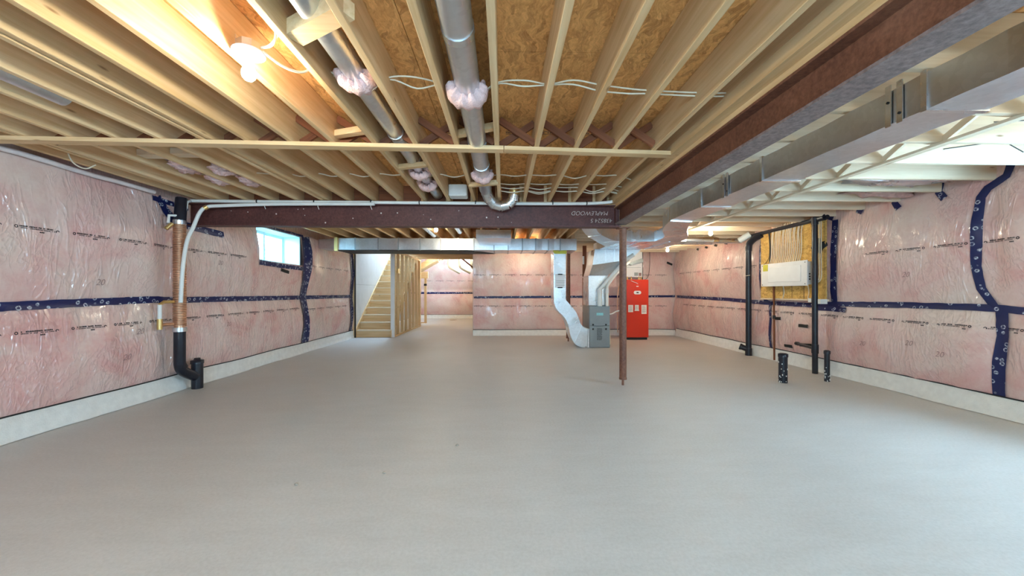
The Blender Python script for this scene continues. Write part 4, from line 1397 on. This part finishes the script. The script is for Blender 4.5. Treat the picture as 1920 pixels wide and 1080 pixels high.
# red tank
tk = thing('water_heater', 'tall glossy red water heater cabinet with paper tags', 'water heater', (3.38, 9.9, 0))
part('base', G().box((3.13, 9.63, 0), (3.63, 10.2, 0.06)), 'black', tk)
part('cabinet', G().cbox((3.10, 9.6, 0.06), (3.66, 10.22, 1.52), 0.012), 'red_enamel', tk)
g = G()
pts = arc((3.325, 9.6, 1.193), 0.045, 90, 270, 8) + arc((3.42, 9.6, 1.193), 0.045, -90, 90, 8)
g.loft([[(x, 9.588, z) for x, _, z in pts], [(x, 9.60, z) for x, _, z in pts]])
part('display_bezel', g, 'white_plastic', tk)
part('display', G().box((3.345, 9.584, 1.178), (3.40, 9.588, 1.208)), 'black', tk)
part('logo_plate', G().box((3.345, 9.595, 1.34), (3.40, 9.6, 1.358)), 'white_plastic', tk)
for x0, x1, z0, z1 in ((3.14, 3.262, 0.70, 0.88), (3.31, 3.405, 0.745, 0.88), (3.475, 3.605, 0.655, 0.88)):
    pg = part('paper_tag', G().box((x0, 9.594, z0), (x1, 9.6, z1)), 'paper', tk)
    g = G()
    z = z1 - 0.03
    while z > z0 + .02:
        g.box((x0 + .015, 9.593, z), (x1 - rl.uniform(.015, .05), 9.594, z + 0.005))
        z -= 0.018
    o = part('fine_print', g, 'ink_soft', pg)
    o['kind'] = 'stuff'
part('tag_flap', G().box((3.30, 9.593, 0.73), (3.415, 9.597, 0.755)), 'paper', tk)
for x in (3.2, 3.3, 3.5, 3.56):
    part('top_fitting', G().lathe((x, 9.85, 1.52), [(0.018, 0), (0.018, 0.05), (0.01, 0.055), (0.01, 0.09)], 10), 'brass', tk)
cable('white wire draped over front top edge of the red tank', [(3.2, 9.58, 1.49), (3.27, 9.58, 1.46), (3.33, 9.58, 1.44), (3.38, 9.58, 1.41)], 0.006, 'pvc', 'hoses by the tank', 'hose', 'hose')

# ventilator unit on the wall behind the tank
hv_ = thing('ventilator_unit', 'white wall ventilator box with grey labels above the red tank', 'ventilator', (3.5, 10.35, 1.6))
part('case', G().cbox((3.27, 10.2, 1.60), (3.72, 10.6, 2.29), 0.01), 'white_plastic', hv_)
part('label_panel', G().box((3.50, 10.195, 1.64), (3.60, 10.2, 1.73)), 'furnace_grey', hv_)
part('label_panel', G().box((3.62, 10.195, 1.64), (3.69, 10.2, 1.72)), 'ink_soft', hv_)
part('slot', G().box((3.30, 10.195, 1.86), (3.68, 10.2, 1.868)), 'furnace_grey', hv_)
part('duct_tail', G().loft([[(3.3, 10.1, 1.96), (3.4, 10.1, 1.92), (3.4, 10.2, 1.92), (3.3, 10.2, 1.96)], [(3.68, 10.1, 2.10), (3.72, 10.1, 2.0), (3.72, 10.2, 2.0), (3.68, 10.2, 2.10)]]), 'furnace_grey', hv_)
solo('black_conduit', G().tube([(3.83, 10.5, 1.52), (3.83, 10.5, 2.3)], 0.013, 8), 'black', 'thin black conduit dropping beside the white ventilator box', 'conduit')
cable('thin dark wire hanging down the pink wall beside the red tank', [(4.0, 10.42, 2.32), (4.02, 10.48, 1.9), (3.96, 10.48, 1.6), (3.65, 10.2, 1.5)], 0.006, 'black', 'thin wires on the pink wall')

# ------------------------------------------------------------------ electrical panel wall
bb = thing('backer_board', 'yellowish strand board mounted on the pink wall behind the electrical panel', 'board', (4.74, 6.2, 1.09))
for y0, y1 in ((5.50, 6.2), (6.205, 6.91)):
    part('board_sheet', G().box((4.70, y0, 1.095), (4.72, y1, 2.30)), 'osb_yellow', bb)
part('edge_batten', G().box((4.70, 5.48, 1.07), (4.735, 6.93, 1.095)), 'greywood_y', bb)
for y in (5.9, 6.15, 6.35):
    part('pencil_line', G().box((4.697, y, 1.1), (4.70, y + 0.006, 1.3)), 'ink', bb)
g = G().blob((4.70, 5.62, 1.90), (0.012, 0.12, 0.09), 5, 0.6, 3.0)
part('cut_hole', g, 'black', bb)
ep = thing('breaker_panel', 'white electrical breaker panel lying sideways on the strand board', 'breaker panel', (4.66, 6.2, 1.3))
part('box', G().cbox((4.60, 5.72, 1.32), (4.70, 6.72, 1.67), 0.004), 'white_plastic', ep)
part('cover', G().cbox((4.585, 5.70, 1.30), (4.602, 6.735, 1.69), 0.004), 'white_plastic', ep)
part('door', G().cbox((4.578, 5.82, 1.37), (4.587, 6.55, 1.62), 0.003), 'paint_white', ep)
part('yellow_sticker', G().box((4.581, 6.56, 1.565), (4.585, 6.68, 1.68)), 'yellow', ep)
for y, z in ((5.74, 1.33), (5.74, 1.66), (6.70, 1.33), (6.70, 1.66)):
    part('cover_screw', G().lathe((4.585, y, z), [(0.008, 0), (0.006, -0.004)], 8, 'x'), 'ink', ep)
for z in (1.40, 1.44, 1.48):
    part('knockout', G().lathe((4.64, 5.722, z), [(0.012, 0), (0.012, -0.006)], 10, 'y'), 'black', ep)
ORD = ('first second third fourth fifth sixth seventh eighth ninth tenth eleventh twelfth thirteenth fourteenth fifteenth sixteenth seventeenth').split()
for k in range(17):
    y = 6.60 - 0.042 * k
    q = rc.uniform(-.012, .012)
    cable('white cable feeding breaker panel top, %s from the far end' % ORD[k], [(4.67, y - .05 + q, 2.34), (4.675, y + q, 2.15), (4.68, y, 1.95), (4.68, y + .01, 1.8), (4.66, y + .03, 1.66)], 0.0085, 'cable_white', 'cables feeding the breaker panel')
for k in range(4):
    y = 5.66 - 0.035 * k
    cable('yellow tinted cable at board edge, %s from the black pipe' % ORD[k], [(4.68, y, 2.3), (4.68, y, 1.7), (4.68, y + .005, 1.4), (4.67, y + .06 + .02 * k, 1.32)], 0.008, 'cable_white', 'cables at the board edge')
cable('pale cable dropping from bottom of breaker panel, longer', [(4.66, 6.3, 1.32), (4.67, 6.29, 1.2), (4.67, 6.32, 1.1)], 0.008, 'cable_white', 'cables below the panel')
cable('pale cable dropping from panel bottom beside the black pipe', [(4.66, 5.78, 1.32), (4.67, 5.77, 1.2), (4.67, 5.79, 1.1)], 0.008, 'cable_white', 'cables below the panel')
cable('black cable running down the board beside the white ones', [(4.67, 6.66, 2.3), (4.68, 6.64, 2.0), (4.68, 6.65, 1.68)], 0.012, 'black', 'cables feeding the breaker panel')
cable('looping brown cable on the board corner above the panel', [(4.69, 6.68, 2.1), (4.69, 6.66, 1.9), (4.69, 6.74, 1.75), (4.69, 6.88, 1.68)], 0.007, 'brass', 'cables at the board edge')

# black plastic plumbing on the panel wall
s1 = thing('vent_stack', 'black drain stack at far end of panel wall with cleanout at the foot', 'pipe', (4.66, 7.2, 0))
part('pipe', G().tube([(4.66, 7.2, 0.0), (4.66, 7.2, 2.06)], 0.05, 16), 'black_abs', s1)
part('upper_bend', G().tube(smooth_path([(4.66, 7.2, 2.02), (4.66, 7.17, 2.12), (4.68, 7.05, 2.2), (4.70, 6.85, 2.25)], 5), 0.058, 14), 'black_abs', s1)
part('hub', G().lathe((4.66, 7.2, 1.98), [(0.058, 0), (0.058, 0.09)], 16), 'black_abs', s1)
part('cleanout_wye', G().tube([(4.66, 7.2, 0.11), (4.57, 7.27, 0.15)], 0.052, 14), 'black_abs', s1)
part('cleanout_cap', G().tube([(4.57, 7.27, 0.15), (4.545, 7.29, 0.16)], 0.06, 14), 'black_abs', s1)
part('foot_hub', G().lathe((4.66, 7.2, 0), [(0.06, 0), (0.06, 0.14)], 16), 'black_abs', s1)
part('cable_tie', G().tube(smooth_path([(4.62, 7.1, 1.52), (4.60, 7.2, 1.51), (4.66, 7.28, 1.5)], 4), 0.006, 6), 'cable_white', s1)
s2 = thing('vent_run', 'black horizontal pipe running along joists above the breaker board', 'pipe', (4.68, 6.2, 2.27))
part('pipe', G().tube([(4.69, 7.4, 2.262), (4.66, 5.42, 2.285)], 0.033, 12), 'black_abs', s2)
part('tee', G().tube([(4.62, 5.64, 2.28), (4.64, 5.44, 2.285)], 0.045, 14), 'black_abs', s2)
s3 = thing('vent_stack', 'tall black pipe in front of the breaker board, with side stub near floor', 'pipe', (4.60, 5.6, 0))
part('pipe', G().tube([(4.60, 5.57, 0.0), (4.60, 5.575, 2.27)], 0.037, 16), 'black_abs', s3)
part('foot_hub', G().lathe((4.60, 5.57, 0.3), [(0.045, 0), (0.045, 0.13)], 16), 'black_abs', s3)
part('side_stub', G().tube([(4.60, 5.57, 0.37), (4.66, 5.98, 0.385)], 0.024, 12), 'black_abs', s3)
part('stub_cap', G().tube([(4.66, 5.97, 0.385), (4.665, 6.02, 0.386)], 0.03, 12), 'black_abs', s3)
part('top_cap', G().lathe((4.60, 5.575, 2.2), [(0.045, 0), (0.045, 0.10)], 14), 'black_abs', s3)
part('clamp', G().box((4.60, 5.47, 1.03), (4.70, 5.52, 1.10)).box((4.60, 5.64, 1.05), (4.70, 5.70, 1.11)), 'clear_tag', s3)
s4 = thing('conduit', 'thin dark conduit dropping from breaker panel to the floor', 'conduit', (4.68, 6.53, 0))
part('pipe', G().tube([(4.68, 6.55, 1.32), (4.68, 6.54, 0.8), (4.67, 6.52, 0.03)], 0.016, 10), 'redwood_z', s4)
part('coupling', G().tube([(4.68, 6.54, 0.74), (4.68, 6.54, 0.80)], 0.024, 10), 'black', s4)


def stub(x, y, h, r, label):
    t = thing('floor_drain_stub', label, 'pipe', (x, y, 0))
    part('pipe', G().lathe((x, y, 0), [(r, 0), (r, h - 0.03)], 18), 'black_abs', t)
    part('cap', G().lathe((x, y, h - 0.05), [(r + .006, 0), (r + .006, 0.04), (r * .7, 0.05)], 18), 'black_abs', t)
    rr = random.Random(int(x * 100))
    g = G()
    for k in range(14):
        a, z = rr.uniform(math.pi * .85, math.pi * 1.75), rr.random() ** 2 * h * 0.7
        p = (x + (r + .0005) * math.cos(a), y + (r + .0005) * math.sin(a), z + .01)
        g.blob(p, (.006, .006, .008 * rr.uniform(.6, 1.8)), k, .4, 2, 8, 5)
    o = part('cement_splash', g, 'membrane', t)
    o['kind'] = 'stuff'


stub(3.72, 5.03, 0.39, 0.052, 'short thick capped black pipe standing up from the open floor')
stub(4.36, 5.08, 0.42, 0.032, 'short slim capped black pipe standing up from floor near the wall')

# small specks on the slab
for (x, y), lab in zip(((-0.36, 3.01), (-0.79, 2.56), (-1.29, 2.42), (-2.17, 16.6)),
                       ('small brown crumb lying on the open floor, nearest the room centre', 'small brown crumb on floor between two others', 'small brown crumb on the floor closest to the window wall', 'small dark floor drain cover deep in the passage')):
    solo('crumb', G().blob((x, y, 0.006), (0.012, 0.008, 0.007) if y < 10 else (0.16, 0.1, 0.008), int(y * 9), 0.4, 2.0, 10, 6), 'dust', lab, 'debris')
